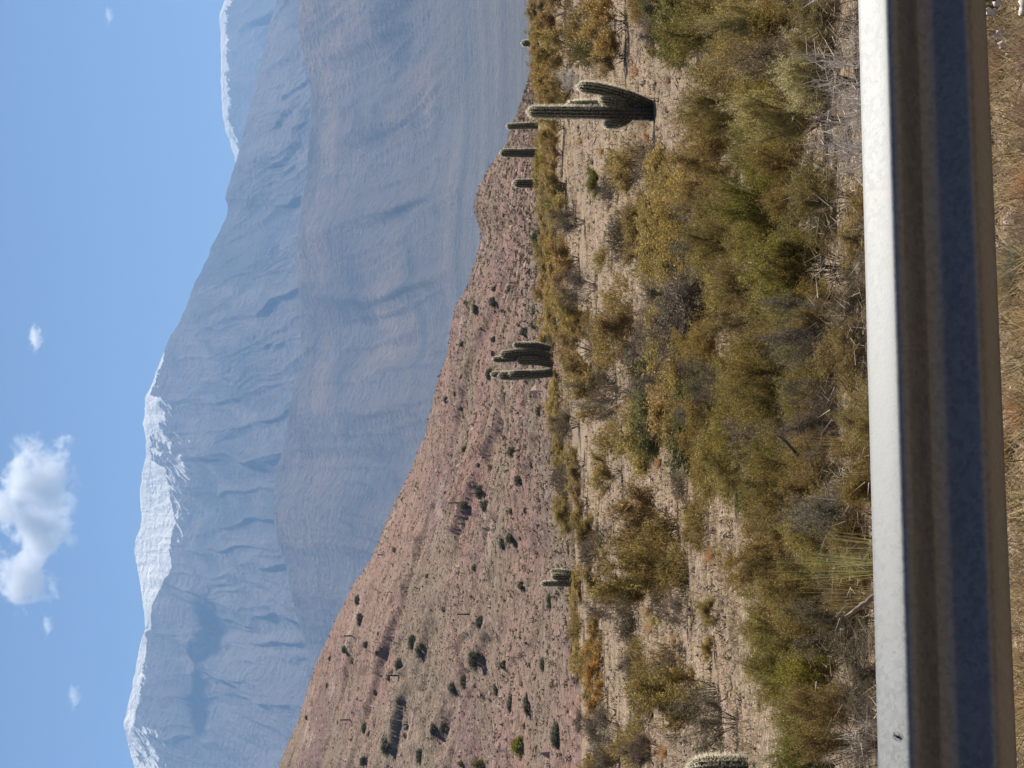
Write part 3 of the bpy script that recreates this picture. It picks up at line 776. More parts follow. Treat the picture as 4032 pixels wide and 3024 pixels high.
cactus('dense clump of many cactus columns in front of the red hillside', 98.0, [
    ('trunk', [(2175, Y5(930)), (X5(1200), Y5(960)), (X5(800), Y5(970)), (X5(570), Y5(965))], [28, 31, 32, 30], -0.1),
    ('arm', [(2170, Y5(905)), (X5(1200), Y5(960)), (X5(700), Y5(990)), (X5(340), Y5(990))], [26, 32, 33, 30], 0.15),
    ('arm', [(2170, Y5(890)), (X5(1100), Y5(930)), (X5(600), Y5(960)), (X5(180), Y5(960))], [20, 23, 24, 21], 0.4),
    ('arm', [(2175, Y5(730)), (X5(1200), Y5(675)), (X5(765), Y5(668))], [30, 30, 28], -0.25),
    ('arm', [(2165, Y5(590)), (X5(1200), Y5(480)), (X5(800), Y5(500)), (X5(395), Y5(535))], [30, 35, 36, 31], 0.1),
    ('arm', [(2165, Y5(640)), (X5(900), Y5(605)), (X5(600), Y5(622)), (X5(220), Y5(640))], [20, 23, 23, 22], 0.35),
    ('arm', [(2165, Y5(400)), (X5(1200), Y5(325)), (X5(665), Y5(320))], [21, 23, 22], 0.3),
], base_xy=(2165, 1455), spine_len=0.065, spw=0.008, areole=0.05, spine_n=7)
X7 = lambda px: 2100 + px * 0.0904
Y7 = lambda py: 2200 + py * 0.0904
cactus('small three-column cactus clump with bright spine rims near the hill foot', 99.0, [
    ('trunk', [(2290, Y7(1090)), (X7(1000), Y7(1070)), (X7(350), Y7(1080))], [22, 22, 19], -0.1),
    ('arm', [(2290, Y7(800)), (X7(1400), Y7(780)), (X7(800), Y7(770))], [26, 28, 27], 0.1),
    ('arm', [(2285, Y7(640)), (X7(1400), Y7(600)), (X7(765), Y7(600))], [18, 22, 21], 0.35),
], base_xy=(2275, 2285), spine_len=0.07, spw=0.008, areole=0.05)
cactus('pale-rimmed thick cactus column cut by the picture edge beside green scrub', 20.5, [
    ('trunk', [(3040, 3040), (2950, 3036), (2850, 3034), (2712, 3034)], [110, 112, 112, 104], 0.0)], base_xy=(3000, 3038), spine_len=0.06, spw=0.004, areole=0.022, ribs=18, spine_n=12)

# ------------------------------------------------------------------ large shrubs, one by one
# (kind, Y centre, X top, X base, width in Y)  overview pixels of a 2212 x 1659 picture ; distance None = stand on the ground at X base
S_ = 4032 / 2212.0
def shrub(kind, yc, xt, xb, w, label, d=None, **kw):
    U, V = uv(xb * S_, yc * S_)
    if d is None:
        p = hit(U, V, H_ground, 8, 125)
        if p is None: p = at(U, V, 108); p[2] = float(H_ground(p[0], p[1]))
    else:
        x = (U - 384) / F * d; p = np.array([x, d, float(H_ground(x, d))])
    sc = p[1] / F
    Vt = xt * S_ / 3.9375
    Hh = max(EYE + (HZ - Vt) * sc - p[2], 0.2)
    W = w * S_ / 3.9375 * sc
    return place(kind, tuple(p), W * 1.12, Hh * 1.05, label, **kw)

shrub('ochre', 25, 1152, 1222, 110, 'ochre bush at the picture corner end of the crest')
shrub('ochre', 95, 1148, 1232, 90, 'ochre bush hiding the foot of the lone cactus tip')
shrub('ochre', 160, 1150, 1225, 90, 'ochre bush on the crest between the cactus tip and the candelabra cactus')
shrub('ochre', 215, 1155, 1228, 80, 'ochre bush directly behind the candelabra cactus column')
shrub('ochre', 275, 1160, 1218, 70, 'ochre bush at the foot of the smallest distant cactus column')
shrub('ochre', 335, 1168, 1215, 70, 'ochre bush at the foot of the tallest lone cactus column')
shrub('ochre', 400, 1166, 1222, 80, 'ochre bush at the foot of the short stout cactus column')
shrub('olive', 455, 1175, 1240, 80, 'olive bush just past the short stout cactus column')
shrub('brown', 480, 1190, 1262, 60, 'brown twiggy bush with a dark base below the crest')
shrub('ochre', 560, 1176, 1250, 90, 'ochre bush on the crest below the green hillside bush')
shrub('brown', 620, 1200, 1285, 90, 'brown bush with deep shade at its foot near the crest')
shrub('ochre', 680, 1190, 1270, 100, 'ochre bush on the crest next to the clump of cactus columns')
shrub('ochre', 760, 1196, 1275, 110, 'ochre bush in front of the clump of cactus columns')
shrub('olive', 830, 1205, 1330, 120, 'olive bush under the clump of cactus columns')
shrub('brown', 855, 1240, 1362, 80, 'brown bush with a black hollow at its foot')
shrub('brown', 920, 1190, 1250, 90, 'brown bush on the crest past the clump of cactus columns')
shrub('ochre', 1000, 1212, 1262, 90, 'low golden bush on the crest where the ground turns pale')
shrub('olive', 1020, 1270, 1342, 80, 'olive bush with a dark hollow beside the pale gravel patch')
shrub('ochre', 1080, 1222, 1268, 90, 'low ochre bush between the crest and the gravel patch')
shrub('olive', 1155, 1232, 1290, 90, 'olive bush on the crest short of the three-column cactus clump')
shrub('ochre', 1240, 1245, 1295, 90, 'ochre bush at the foot of the three-column cactus clump')
shrub('brown', 1310, 1262, 1350, 70, 'brown bush below the three-column cactus clump')
shrub('ochre', 1370, 1262, 1300, 70, 'low golden bush in the strip beyond the three-column clump')
shrub('ochre', 1430, 1262, 1305, 80, 'bright orange-gold bush on the crest strip', tint=(1.15, 0.95, 0.75, 1))
shrub('ochre', 1500, 1265, 1312, 80, 'second orange-gold bush on the crest strip', tint=(1.1, 0.96, 0.8, 1))
shrub('brown', 1570, 1262, 1335, 90, 'grey-brown bush at the far end of the crest strip')
shrub('brown', 1640, 1270, 1340, 70, 'grey-brown bush on the crest strip cut by the picture edge')
shrub('ochre', 50, 1245, 1352, 130, 'wide ochre bush below the crest at the picture edge')
shrub('brown', 60, 1380, 1432, 110, 'brown bush with black shade at its foot near the picture edge')
shrub('ochre', 125, 1270, 1350, 90, 'ochre bush level with the candelabra tip, out towards the edge')
shrub('twigs', 170, 1200, 1250, 60, 'bare dark-stemmed bush right beside the tip of the candelabra arm', cat='bush')
shrub('olive', 390, 1265, 1305, 70, 'low dark green bush on tan ground past the candelabra', tint=(0.55, 0.7, 0.5, 1))
shrub('olive', 365, 1310, 1412, 110, 'olive bush between the candelabra cactus and the open slope')
shrub('olive', 500, 1335, 1440, 120, 'olive bush on the mid slope with loose branches')
shrub('olive', 580, 1380, 1480, 120, 'second olive bush on the mid slope, lower down')
shrub('olive', 715, 1300, 1408, 120, 'domed olive bush with dark stems showing at its foot')
shrub('olive', 710, 1412, 1540, 150, 'rounded olive bush with black branching stems at its foot')
shrub('brown', 455, 1480, 1560, 110, 'brown bush in dark shade below the mid slope')
shrub('green', 900, 1462, 1580, 210, 'broad green bush casting a black hollow, greenest on the slope')
shrub('green', 985, 1490, 1590, 120, 'dark green bush joined to the broad green one')
shrub('brown', 925, 1392, 1470, 80, 'brown bush above the broad green bush')
shrub('ochre', 1140, 1300, 1462, 150, 'large golden olive dome bush standing over pale gravel')
shrub('olive', 1250, 1305, 1478, 140, 'large olive bush beside the golden dome with black shade at its foot')
shrub('brown', 1320, 1430, 1492, 70, 'brown bush in the shade of the large olive bush')
shrub('brown', 1440, 1335, 1392, 80, 'small dark spiky bush alone on pale gravel')
shrub('olive', 1495, 1385, 1550, 160, 'large round olive bush on the pale slope near the picture edge')
shrub('brown', 1560, 1450, 1590, 110, 'brown bush merging with the large round olive bush')
shrub('ochre', 1400, 1510, 1546, 60, 'little golden bush alone in the pale gravel')
shrub('olive', 1320, 1500, 1552, 60, 'little grey-green bush beside the black hollow on the gravel')
shrub('brown', 1620, 1345, 1430, 80, 'brown bush by the picture edge above the thick cactus column')
# foreground scrub, feet hidden behind the rail
shrub('near_olive', 60, 1440, 1660, 190, 'olive foreground bush at the picture edge below brown shade', d=17)
shrub('near_olive', 330, 1455, 1640, 190, 'olive foreground bush at the foot of the candelabra cactus', d=19)
shrub('near_olive', 200, 1480, 1640, 150, 'olive foreground bush in front of the candelabra foot, towards the edge', d=18)
shrub('near_gold', 45, 1545, 1800, 120, 'golden feathery bush at the picture edge', d=12.5)
shrub('near_gold', 265, 1610, 1860, 170, 'golden feathery bush lit bright, leaning over bleached twigs', d=11.2)
shrub('near_brown', 150, 1560, 1850, 170, 'brown bush between the two golden feathery bushes', d=12)
shrub('near_green', 440, 1560, 1850, 190, 'green foreground bush beside the bleached twigs', d=12.5)
shrub('near_olive', 500, 1490, 1700, 190, 'olive foreground bush above the green one', d=16)
shrub('near_green', 590, 1590, 1900, 200, 'fresh green foreground bush behind the rail', d=11)
shrub('near_olive', 650, 1520, 1780, 190, 'olive foreground bush with pale loose twigs', d=14)
shrub('near_olive', 790, 1575, 1880, 200, 'sprawling olive foreground bush with pale curved twigs', d=12)
shrub('near_brown', 700, 1640, 1920, 150, 'brown foreground bush in shade right behind the rail', d=10.2)
shrub('near_olive', 870, 1600, 1900, 180, 'olive foreground bush in front of the broad green bush', d=12)
shrub('near_green', 960, 1570, 1780, 170, 'dull green foreground bush joined to the dark green bush', d=14)
shrub('near_brown', 900, 1680, 1920, 150, 'brown foreground bush mixed with dead stems', d=10)
shrub('near_olive', 1050, 1610, 1900, 190, 'olive foreground bush around the dark slanting branch', d=11)
shrub('near_brown', 1130, 1690, 1930, 180, 'brown foreground bush in a tangle behind the rail', d=9.6)
shrub('near_olive', 1180, 1580, 1800, 190, 'yellowish foreground bush behind the spiky grass', d=13, tint=(1.1, 1.0, 0.8, 1))
shrub('near_olive', 1280, 1660, 1930, 190, 'olive foreground bush behind the pale broken branch', d=10.3)
shrub('near_green', 1400, 1640, 1920, 180, 'bright green foreground bush with a yellow patch', d=10.6)
shrub('near_brown', 1340, 1700, 1930, 140, 'brown foreground bush with dark parallel stems', d=9.6)
shrub('near_green', 1500, 1660, 1930, 200, 'bright green foreground bush with long dark stems', d=10.2)
shrub('near_green', 1610, 1640, 1930, 200, 'green foreground bush hiding the foot of the thick cactus column', d=10.4)
shrub('near_olive', 1560, 1700, 1930, 170, 'olive foreground bush in front of the green ones', d=9.4)

# bleached dead bushes just over the rail
def dead(yc, xt, xb, w, d, label):
    o = shrub('twigs', yc, xt, xb, w, label, d=d); return o
dead(235, 1735, 1950, 190, 8.3, 'bleached dead twigs in a tangle just over the rail, below the golden bush')
dead(325, 1765, 1950, 150, 8.2, 'smaller tangle of bleached twigs over the rail beside the first')
dead(160, 1725, 1940, 170, 8.6, 'long bleached twigs reaching up near the edge golden bush')
dead(480, 1815, 1950, 50, 8.8, 'few pale twigs poking over the rail by the green bush')
dead(560, 1825, 1950, 40, 8.8, 'single pale twig poking over the rail')
dead(1010, 1790, 1960, 110, 9.0, 'grey dead bush behind the rail under the slanting branch')
dead(1600, 1815, 1960, 90, 8.8, 'arching grey twigs behind the rail near the insect')
dead(60, 1960, 2190, 60, 8.0, 'dead sticks under the rail at the picture corner')

# dead branches
def branch(label, pts, d, r0, r1, mat, dys=None):
    P = np.array([at(*uv(x, y), d + (dys[i] if dys else 0)) for i, (x, y) in enumerate(pts)])
    n = 12; t = np.linspace(0, 1, len(P)); tt = np.linspace(0, 1, n)
    Q = np.stack([np.interp(tt, t, P[:, i]) for i in range(3)], 1)
    Q[1:-1] += RNG.normal(size=(n - 2, 3)) * r0 * 0.16
    r = np.linspace(r0, r1, n); k = 7
    T = unit(np.gradient(Q, axis=0)); a = unit(np.cross(T, [0, 1.0, 0.01])); b = np.cross(T, a)
    th = np.arange(k) * 2 * math.pi / k
    V = Q[:, None] + (a[:, None] * np.cos(th)[None, :, None] + b[:, None] * np.sin(th)[None, :, None]) * (r[:, None] * (1 + 0.15 * RNG.normal(size=(n, k))))[:, :, None]
    i = np.arange(n - 1)[:, None] * k; j = np.arange(k)[None]
    f = np.stack([i + j, i + (j + 1) % k, i + k + (j + 1) % k, i + k + j], -1).reshape(-1, 4)
    base = Q[0].copy(); o = link('dead_branch', new_mesh('dead_branch', V.reshape(-1, 3) - base, f, mat, True), loc=tuple(base))
    tag(o, label, 'branch'); return o
branch('pale broken branch slanting out from behind the rail', [(3480, 2325), (3400, 2375), (3325, 2430)], 8.2, 0.016, 0.006, M_BRANCH)
branch('dark slanting branch inside the foreground scrub', [(3145, 1795), (3100, 1745), (3050, 1700)], 10.6, 0.010, 0.005, M_STEM)
branch('thick pale stick lying under the rail at the picture corner', [(4060, 4), (4028, 6), (4024, 42), (4026, 60)], 6.6, 0.014, 0.012, M_DEAD)
for i, (a_, b_, lb) in enumerate([((3884, 45), (3918, 48), 'short pale stick nearest the rail end at the picture corner'), ((3920, 8), (3945, 9), 'upper short pale stick at the picture corner'),
                                  ((3918, 134), (3978, 145), 'pale stick below the rail beyond the corner tangle'), ((3934, 178), (3976, 170), 'lower of the paired pale sticks beyond the corner tangle'), ((3968, 222), (4000, 200), 'short slanting stick by the dry orange grass')]):
    q = at(*uv(*a_), 6.9); gz = float(H_ground(q[0], q[1]))
    branch(lb, [a_, b_], 6.9, 0.011, 0.009, M_DEAD)

# spiky yellow grass tufts in the foreground scrub
def tuft(yc, xt, xb, w, d, label, lst=TUFT):
    U, V = uv(xb * S_, yc * S_); x = (U - 384) / F * d; z = EYE + (HZ - V) / F * d
    gz = float(H_ground(x, d)); z0 = min(z, gz)
    sc = d / F; Hh = EYE + (HZ - xt * S_ / 3.9375) * sc - gz; W = w * S_ / 3.9375 * sc
    return place_tuft(lst, (x, d, gz), W * 0.75, Hh, label)
tuft(1225, 1575, 1680, 100, 8.7, 'tall spiky yellow grass tuft standing over the gravel edge')
tuft(1190, 1650, 1760, 120, 8.3, 'spiky yellow-green grass tuft nearer the rail')
tuft(900, 1725, 1800, 60, 8.4, 'small yellow dry grass tuft in brown scrub')
tuft(960, 1640, 1720, 70, 8.8, 'thin pale grass stalks beside the slanting branch')
tuft(1130, 1780, 1860, 80, 8.2, 'dense grass tuft with upright pale stalks by the rail')
tuft(1290, 1640, 1720, 90, 8.6, 'row of separate pale grass stalks in olive scrub')
tuft(1020, 1700, 1800, 70, 8.5, 'pale upright grass stalks in dark tangle')

# ------------------------------------------------------------------ random infill
TAB = TABR
def d_of_V(V, U):
    dd = np.linspace(8, 111, 300)
    w = sstep(-0.05, 0.95, U / 768)
    z = np.interp(dd, TABL[:, 0], TABL[:, 1]) * (1 - w) + np.interp(dd, TABR[:, 0], TABR[:, 1]) * w
    Vd = HZ - z / dd * F
    k = np.argmin(np.abs(Vd - V)); return dd[k]
rr = random.Random(5)
cnt = 0
GRAV = [(1440, 1060, 90, 120), (1560, 1260, 70, 120), (1600, 1480, 60, 150), (1270, 330, 40, 90), (1330, 180, 50, 90), (1250, 1180, 20, 60), (1350, 1560, 40, 60), (1300, 620, 20, 80), (1290, 880, 25, 60)]
def in_gravel(U, V):
    x = V * 2.1602; y = (768 - U) * 2.1602
    return any(((x - gx) / rx) ** 2 + ((y - gy) / ry) ** 2 < 1 for gx, gy, rx, ry in GRAV)
def zone(tab, U): return min(tab, key=lambda a: abs(a[0] - U))[1]
CRZ = [(260, 'past the golden strip beyond the three-column cacti'), (330, 'short of the clump of cactus columns'), (380, 'below the clump of cactus columns'), (430, 'just past the clump of cactus columns'), (480, 'facing the far dark hillside bushes'),
       (530, 'under the lone green hillside bush'), (575, 'short of the stout column'), (600, 'by the stout column'), (620, 'by the tallest lone column'), (650, 'behind the candelabra cactus'), (690, 'past the candelabra cactus'), (730, 'by the lone cactus tip'), (760, 'at the picture edge')]
for k in range(56):
    U = 250 + k * 9.8 + rr.uniform(-4, 4); V = np.interp(U, [0, 384, 768], [588, 553, 540]) + (1 if k % 2 else 7) + rr.uniform(-1, 2)
    if any(abs(U - c_) < 14 for c_ in (393, 642)) : continue
    d = d_of_V(V, U); x = (U - 384) / F * d; z = float(H_ground(x, d))
    kind = rr.choices(['ochre', 'olive', 'brown'], [6, 2, 1])[0]
    Hh = rr.uniform(10, 18) / F * d; W = rr.uniform(30, 46) / F * d
    lab = 'low %s crest bush, %s %s' % (kind, 'upper row' if k % 2 else 'lower row', zone(CRZ, U))
    place(kind, (x, d, z), W, Hh, lab, group='low bushes along the crest')
for k in range(22):
    U = rr.uniform(-30, 250); V = np.interp(U, [0, 384, 768], [588, 553, 540]) + rr.uniform(-1, 12)
    d = d_of_V(V, U); x = (U - 384) / F * d; z = float(H_ground(x, d)); kind = rr.choices(['ochre', 'olive', 'brown'], [5, 2, 2])[0]
    place(kind, (x, d, z), rr.uniform(24, 40) / F * d, rr.uniform(8, 14) / F * d, 'low %s bush in the broken band of scrub beyond the three-column cacti' % kind, group='low ' + kind + ' bushes beyond the three-column cacti')
# the many small bushes between them, one mass
rng = np.random.default_rng(77); LV, LF, LC = [], [], []; base_i = 0
for k in range(150):
    U = rr.uniform(-40, 810); V = 556 + rr.random() * 150 + (25 if U < 250 else 0)
    if in_gravel(U, V) and rr.random() < 0.85: continue
    if 605 < U < 710 and 575 < V < 705: continue
    if 355 < U < 425 and V < 575: continue
    if U < 60 and V > 655: continue
    d = d_of_V(V, U); x = (U - 384) / F * d; z = float(H_ground(x, d)); n = 1300
    W = rr.uniform(0.45, 1.2) * (0.6 + d / 90); Hh = W * rr.uniform(0.45, 0.75)
    c1, c2 = rr.choices([(OCH1, OCH2), (OLI1, OLI2), ((0.11, 0.086, 0.06), (0.24, 0.19, 0.13)), (GRN1, GRN2)], [3, 5, 4, 0.8])[0]
    nc = 26; cc = unit(rng.normal(size=(nc, 3))) * rng.uniform(0.45, 1, (nc, 1)); cc[:, 2] = np.abs(cc[:, 2]) * 0.9 + 0.1
    ci = rng.integers(0, nc, n); P = cc[ci] * np.array([0.42, 0.42, 0.85]) + rng.normal(size=(n, 3)) * 0.085; P[:, 2] = np.maximum(P[:, 2], -0.02)
    D = unit(P * np.array([1, 1, 0.6]) * 1.6 + rng.normal(size=(n, 3)) * 0.6 + np.array([0, 0, 0.5]))
    m_ = rng.uniform(0, 1, (n, 1)); col = (np.array(c1) * (1 - m_) + np.array(c2) * m_) * rr.uniform(0.75, 1.15)
    v, f, c = blades(P * np.array([W, W, Hh]) + np.array([x, d, z]), D, W * 0.085 * rng.uniform(0.6, 1.5, n), W * 0.020 * np.ones(n), col, rng)
    LV.append(v); LF.append(f + base_i); LC.append(c); base_i += len(v)
tag(link('scattered_undergrowth', new_mesh('scattered_undergrowth', np.concatenate(LV), np.concatenate(LF), M_LEAF, cols=np.concatenate(LC))), kind='stuff')
NEAR = []
for d0_, h0, h1, st in ((8.9, 0.22, 0.36, 62), (10.2, 0.30, 0.48, 60), (12.0, 0.38, 0.60, 64), (14.5, 0.45, 0.72, 62), (18.0, 0.5, 0.85, 60), (22.5, 0.5, 0.8, 52)):
    U = -70 + rr.uniform(0, 30)
    while U < 850:
        NEAR.append((U, d0_ * rr.uniform(0.94, 1.08), rr.uniform(h0, h1) * 0.92, rr.uniform(1.3, 2.1) * st / F * d0_)); U += st * rr.uniform(0.8, 1.2)
NRZ = [(15, 'under the thick cut-off cactus'), (60, 'above the insect'), (110, 'between insect and pale branch'), (160, 'by the pale broken branch'), (205, 'by the spiky yellow grass'), (250, 'below the gravel patch'), (300, 'by the dark slanting branch'), (350, 'below the broad green bush'),
       (400, 'in line with the cactus clump'), (450, 'just past the cactus clump line'), (500, 'by the single pale twig'), (555, 'by the fresh green bush'), (610, 'beside the bleached twig tangle'), (655, 'below the candelabra cactus'), (705, 'between the golden feathery bushes'), (755, 'at the picture edge')]
for (U, d, Hh, W) in NEAR:
    x = (U - 384) / F * d; z = float(H_ground(x, d))
    if 605 < U < 710 and d > 19: continue
    if 150 < U < 300 and d > 13.5 and rr.random() < 0.8: continue
    if U < 150 and d > 16 and rr.random() < 0.7: continue
    kind = rr.choices(['near_olive', 'near_green', 'near_brown', 'near_gold'], [5, 3 if U < 380 else 1.5, 3, 0.5])[0]
    if U < 75 and 9.5 < d < 26: continue
    if d > 14 and rr.random() < 0.2: continue
    if 588 < U < 735 and d < 10: continue
    row = ['hard against the rail', 'just behind the rail', 'a step behind the rail', 'in the middle of the foreground', 'high in the foreground', 'topping the foreground'][min(5, int(np.searchsorted([9.6, 11.2, 13.4, 16.4, 20.5], d)))]
    lab = 'low %s scrub %s, %s' % (kind[5:].replace('gold', 'golden'), row, zone(NRZ, U))
    place(kind, (x, d, z), W, Hh, lab, group='low scrub filling the foreground')
for k in range(34):
    U = rr.uniform(330, 800); V = rr.uniform(662, 715); d = d_of_V(V, U); x = (U - 384) / F * d; z = float(H_ground(x, d))
    if 600 < U < 715: continue
    kind = rr.choices(['ochre', 'olive', 'brown', 'green'], [1, 5, 3, 1.5])[0]; W = rr.uniform(1.0, 1.7)
    place(kind, (x, d, z), W, W * rr.uniform(0.4, 0.6), 'small %s bush massed on the lower slope, %s' % (kind, zone(NRZ, U)), group='massed bushes on the lower slope')
for k in range(150):
    U = rr.uniform(-40, 810); V = rr.uniform(560, 720); d = d_of_V(V, U); x = (U - 384) / F * d; z = float(H_ground(x, d))
    s_ = rr.uniform(0.16, 0.4); place_tuft(TUFT_DRY, (x, d, z), s_, s_ * 0.9, 'dry straw grass tuft on the gravelly slope', 'dry grass tufts on the slope')
for k in range(110):
    U = rr.uniform(-40, 810); d = rr.uniform(5.9, 8.6); x = (U - 384) / F * d; z = float(H_ground(x, d))
    s_ = rr.uniform(0.06, 0.17); place_tuft(TUFT_DRY, (x, d, z), s_ * 1.3, s_, 'dry straw grass tuft on the verge under the rail', 'dry grass tufts under the rail')

for (U, d, Hh, W, lb) in ((760, 7.2, 0.22, 0.34, 'brown dead bush in shade under the rail at the picture corner'), (718, 7.6, 0.2, 0.36, 'second brown dead bush under the rail, next to the corner one'), (672, 7.4, 0.15, 0.3, 'third brown dead bush under the rail, towards the orange grass'), (640, 7.9, 0.14, 0.3, 'small brown dead bush under the rail where orange grass begins'), (330, 7.6, 0.1, 0.26, 'grey twiggy clump under the rail half way along')):
    x = (U - 384) / F * d; place('near_brown' if lb[0] != 'g' else 'twigs', (x, d, float(H_ground(x, d))), W, Hh, lb)
# ground cover: straw blades and stones too many to count
def scatter(n, V0, V1, seed):
    rng = np.random.default_rng(seed)
    dd = np.linspace(5.5, 112, 800); U = rng.uniform(-120, 890, n)
    w = sstep(-0.05, 0.95, U / 768)
    z = TABL; zl = np.interp(dd, TABL[:, 0], TABL[:, 1]); zr = np.interp(dd, TABR[:, 0], TABR[:, 1])
    Vl = HZ - zl / dd * F; Vr = HZ - zr / dd * F
    V = rng.uniform(V0, V1, n)
    dl = np.interp(-V, -Vl, dd); dr_ = np.interp(-V, -Vr, dd)
    d = dl * (1 - w) + dr_ * w; x = (U - 384) / F * d
    return rng, x, d, H_ground(x, d)
rng, x, y, z = scatter(9000, 540, 740, 13)
idx = np.repeat(np.arange(len(x)), 9); D = unit(rng.normal(size=(len(idx), 3)) * np.array([1, 1, 0.3]) + np.array([0, 0, 0.6]))
tone = rng.choice(3, len(x), p=[0.45, 0.3, 0.25]); TC = np.array([(0.06, 0.045, 0.03), (0.20, 0.155, 0.07), (0.42, 0.33, 0.20)])
sz = (0.03 + y * 0.0013) * rng.lognormal(0, 0.4, len(x))
v, f, c = blades(np.stack([x, y, z - 0.01], 1)[idx] + rng.normal(size=(len(idx), 3)) * (sz[idx] * 0.5)[:, None] * np.array([1, 1, 0]), D, sz[idx] * rng.uniform(0.6, 1.3, len(idx)), sz[idx] * 0.16, TC[tone][idx] * rng.uniform(0.7, 1.3, (len(idx), 1)), rng)
tag(link('ground_cover', new_mesh('ground_cover', v, f, M_LEAF, cols=c)), kind='stuff')
rng, x, y, z = scatter(70000, 540, 760, 3)
n = len(x); D = unit(rng.normal(size=(n, 3)) * np.array([0.7, 0.7, 0.3]) + np.array([0, 0, 0.7]))
cm = rng.uniform(0, 1, (n, 1)); col = (np.array([0.20, 0.14, 0.08]) * (1 - cm) + np.array([0.50, 0.40, 0.27]) * cm)
clump = noise2(x * 1.2, y * 0.6, 66) > -0.12
v, f, c = blades(np.stack([x, y, z - 0.01], 1)[clump], D[clump], (0.05 + y * 0.0016)[clump] * rng.uniform(0.6, 1.6, clump.sum()), (0.006 + y * 0.00028)[clump], col[clump], rng)
tag(link('dry_grass', new_mesh('dry_grass', v, f, M_LEAF, cols=c)), kind='stuff')
rng, x, y, z = scatter(60000, 905, 1120, 4)
kp = noise2(x * 5, y * 3, 17) + 0.5 * noise2(x * 14, y * 8, 18) > -0.15; x, y, z = x[kp], y[kp], z[kp]
n = len(x); D = unit(rng.normal(size=(n, 3)) * np.array([0.9, 0.9, 0.3]) + np.array([0, 0, 0.8]))
cm = rng.uniform(0, 1, (n, 1)); col = (np.array([0.15, 0.11, 0.06]) * (1 - cm) + np.array([0.62, 0.49, 0.29]) * cm)
v, f, c = blades(np.stack([x, y, z - 0.01], 1), D, 0.085 * rng.uniform(0.4, 1.6, n), np.full(n, 0.006), col, rng)
tag(link('straw_litter', new_mesh('straw_litter', v, f, M_LEAF, cols=c)), kind='stuff')

n = 30000; rng = np.random.default_rng(40)
y = rng.uniform(7.6, 13.5, n); x = (rng.uniform(-110, 880, n) - 384) / F * y; z = H_ground(x, y)
D = unit(rng.normal(size=(n, 3)) * np.array([1, 1, 0.45]) + np.array([0, 0, 0.35])); tone = rng.choice(4, n, p=[0.4, 0.3, 0.2, 0.1])
TC = np.array([(0.07, 0.052, 0.036), (0.19, 0.15, 0.10), (0.36, 0.29, 0.20), (0.66, 0.60, 0.52)])
hgt = rng.uniform(0, 1, n) ** 1.6 * 0.26
v, f, c = blades(np.stack([x, y, z + hgt], 1), D, rng.uniform(0.03, 0.13, n), rng.uniform(0.002, 0.0045, n), TC[tone] * rng.uniform(0.7, 1.3, (n, 1)), rng)
tag(link('dry_brush_litter', new_mesh('dry_brush_litter', v, f, M_LEAF, cols=c)), kind='stuff')

def stones(name, P, S, mat, rng, flat=0.7):
    o8 = np.array([(1, 0, 0), (-1, 0, 0), (0, 1, 0), (0, -1, 0), (0, 0, 1), (0, 0, -1)], float)
    fo = np.array([(0, 2, 4), (2, 1, 4), (1, 3, 4), (3, 0, 4), (2, 0, 5), (1, 2, 5), (3, 1, 5), (0, 3, 5)])
    n = len(P); v = o8[None] * rng.uniform(0.6, 1.3, (n, 6, 1)) + rng.normal(size=(n, 6, 3)) * 0.22
    v[:, :, 2] *= flat
    an = rng.uniform(0, 6.28, n); ca, sa = np.cos(an)[:, None], np.sin(an)[:, None]
    v = np.stack([v[..., 0] * ca - v[..., 1] * sa, v[..., 0] * sa + v[..., 1] * ca, v[..., 2]], -1)
    v = v * S[:, None, None] + P[:, None]
    f = (np.arange(n)[:, None, None] * 6 + fo[None]).reshape(-1, 3)
    br = rng.uniform(0.6, 1.3, (n, 1)); tone = rng.uniform(0, 1, (n, 1))
    col = (np.array([0.34, 0.22, 0.18]) * (1 - tone) + np.array([0.36, 0.27, 0.21]) * tone) * br
    return link(name, new_mesh(name, v.reshape(-1, 3), f, mat, cols=np.repeat(col, 6, 0)))
tS = NT('stone'); tS.principled(tS.attr('col').outputs['Color'], 0.9, tS.bump(tS.noise(tS.pos(), 25, 3), 0.5, 0.02)); M_STONE = tS.m
rng, x, y, z = scatter(9000, 545, 760, 6)
tag(stones('gravel', np.stack([x, y, z], 1), (0.010 + y * 0.0007) * np.minimum(rng.lognormal(0, 0.4, len(x)), 1.8), M_STONE, rng), kind='stuff')
rng, x, y, z = scatter(6000, 905, 1120, 8)
tag(stones('verge_gravel', np.stack([x, y, z], 1), 0.012 * rng.lognormal(0, 0.4, len(x)), M_STONE, rng), kind='stuff')

# ------------------------------------------------------------------ hillside vegetation and rocks
def hill_bush_proto(seed, n=900, c1=(0.085, 0.088, 0.048), c2=(0.18, 0.18, 0.10), name='hillside_bush'):
    rng = np.random.default_rng(seed)
    D0 = unit(rng.normal(size=(n, 3))); D0[:, 2] = np.abs(D0[:, 2])
    lob = 0.75 + 0.55 * noise2(D0[:, 0] * 2.3 + seed, D0[:, 1] * 2.3)
    P = D0 * (rng.uniform(0.5, 1.0, n) ** 0.5 * lob)[:, None] * np.array([0.5, 0.5, 0.95])
    D = unit(D0 + rng.normal(size=(n, 3)) * 0.7)
    m_ = rng.uniform(0, 1, (n, 1)); col = np.array(c1) * (1 - m_) + np.array(c2) * m_
    v, f, c = blades(P, D, rng.uniform(0.10, 0.20, n), np.full(n, 0.07), col, rng)
    return link(name, new_mesh(name, v, f, M_LEAF, cols=c))
HB = [hill_bush_proto(200 + k) for k in range(5)]; HBY = [hill_bush_proto(210, c1=(0.13, 0.13, 0.02), c2=(0.30, 0.28, 0.04))]
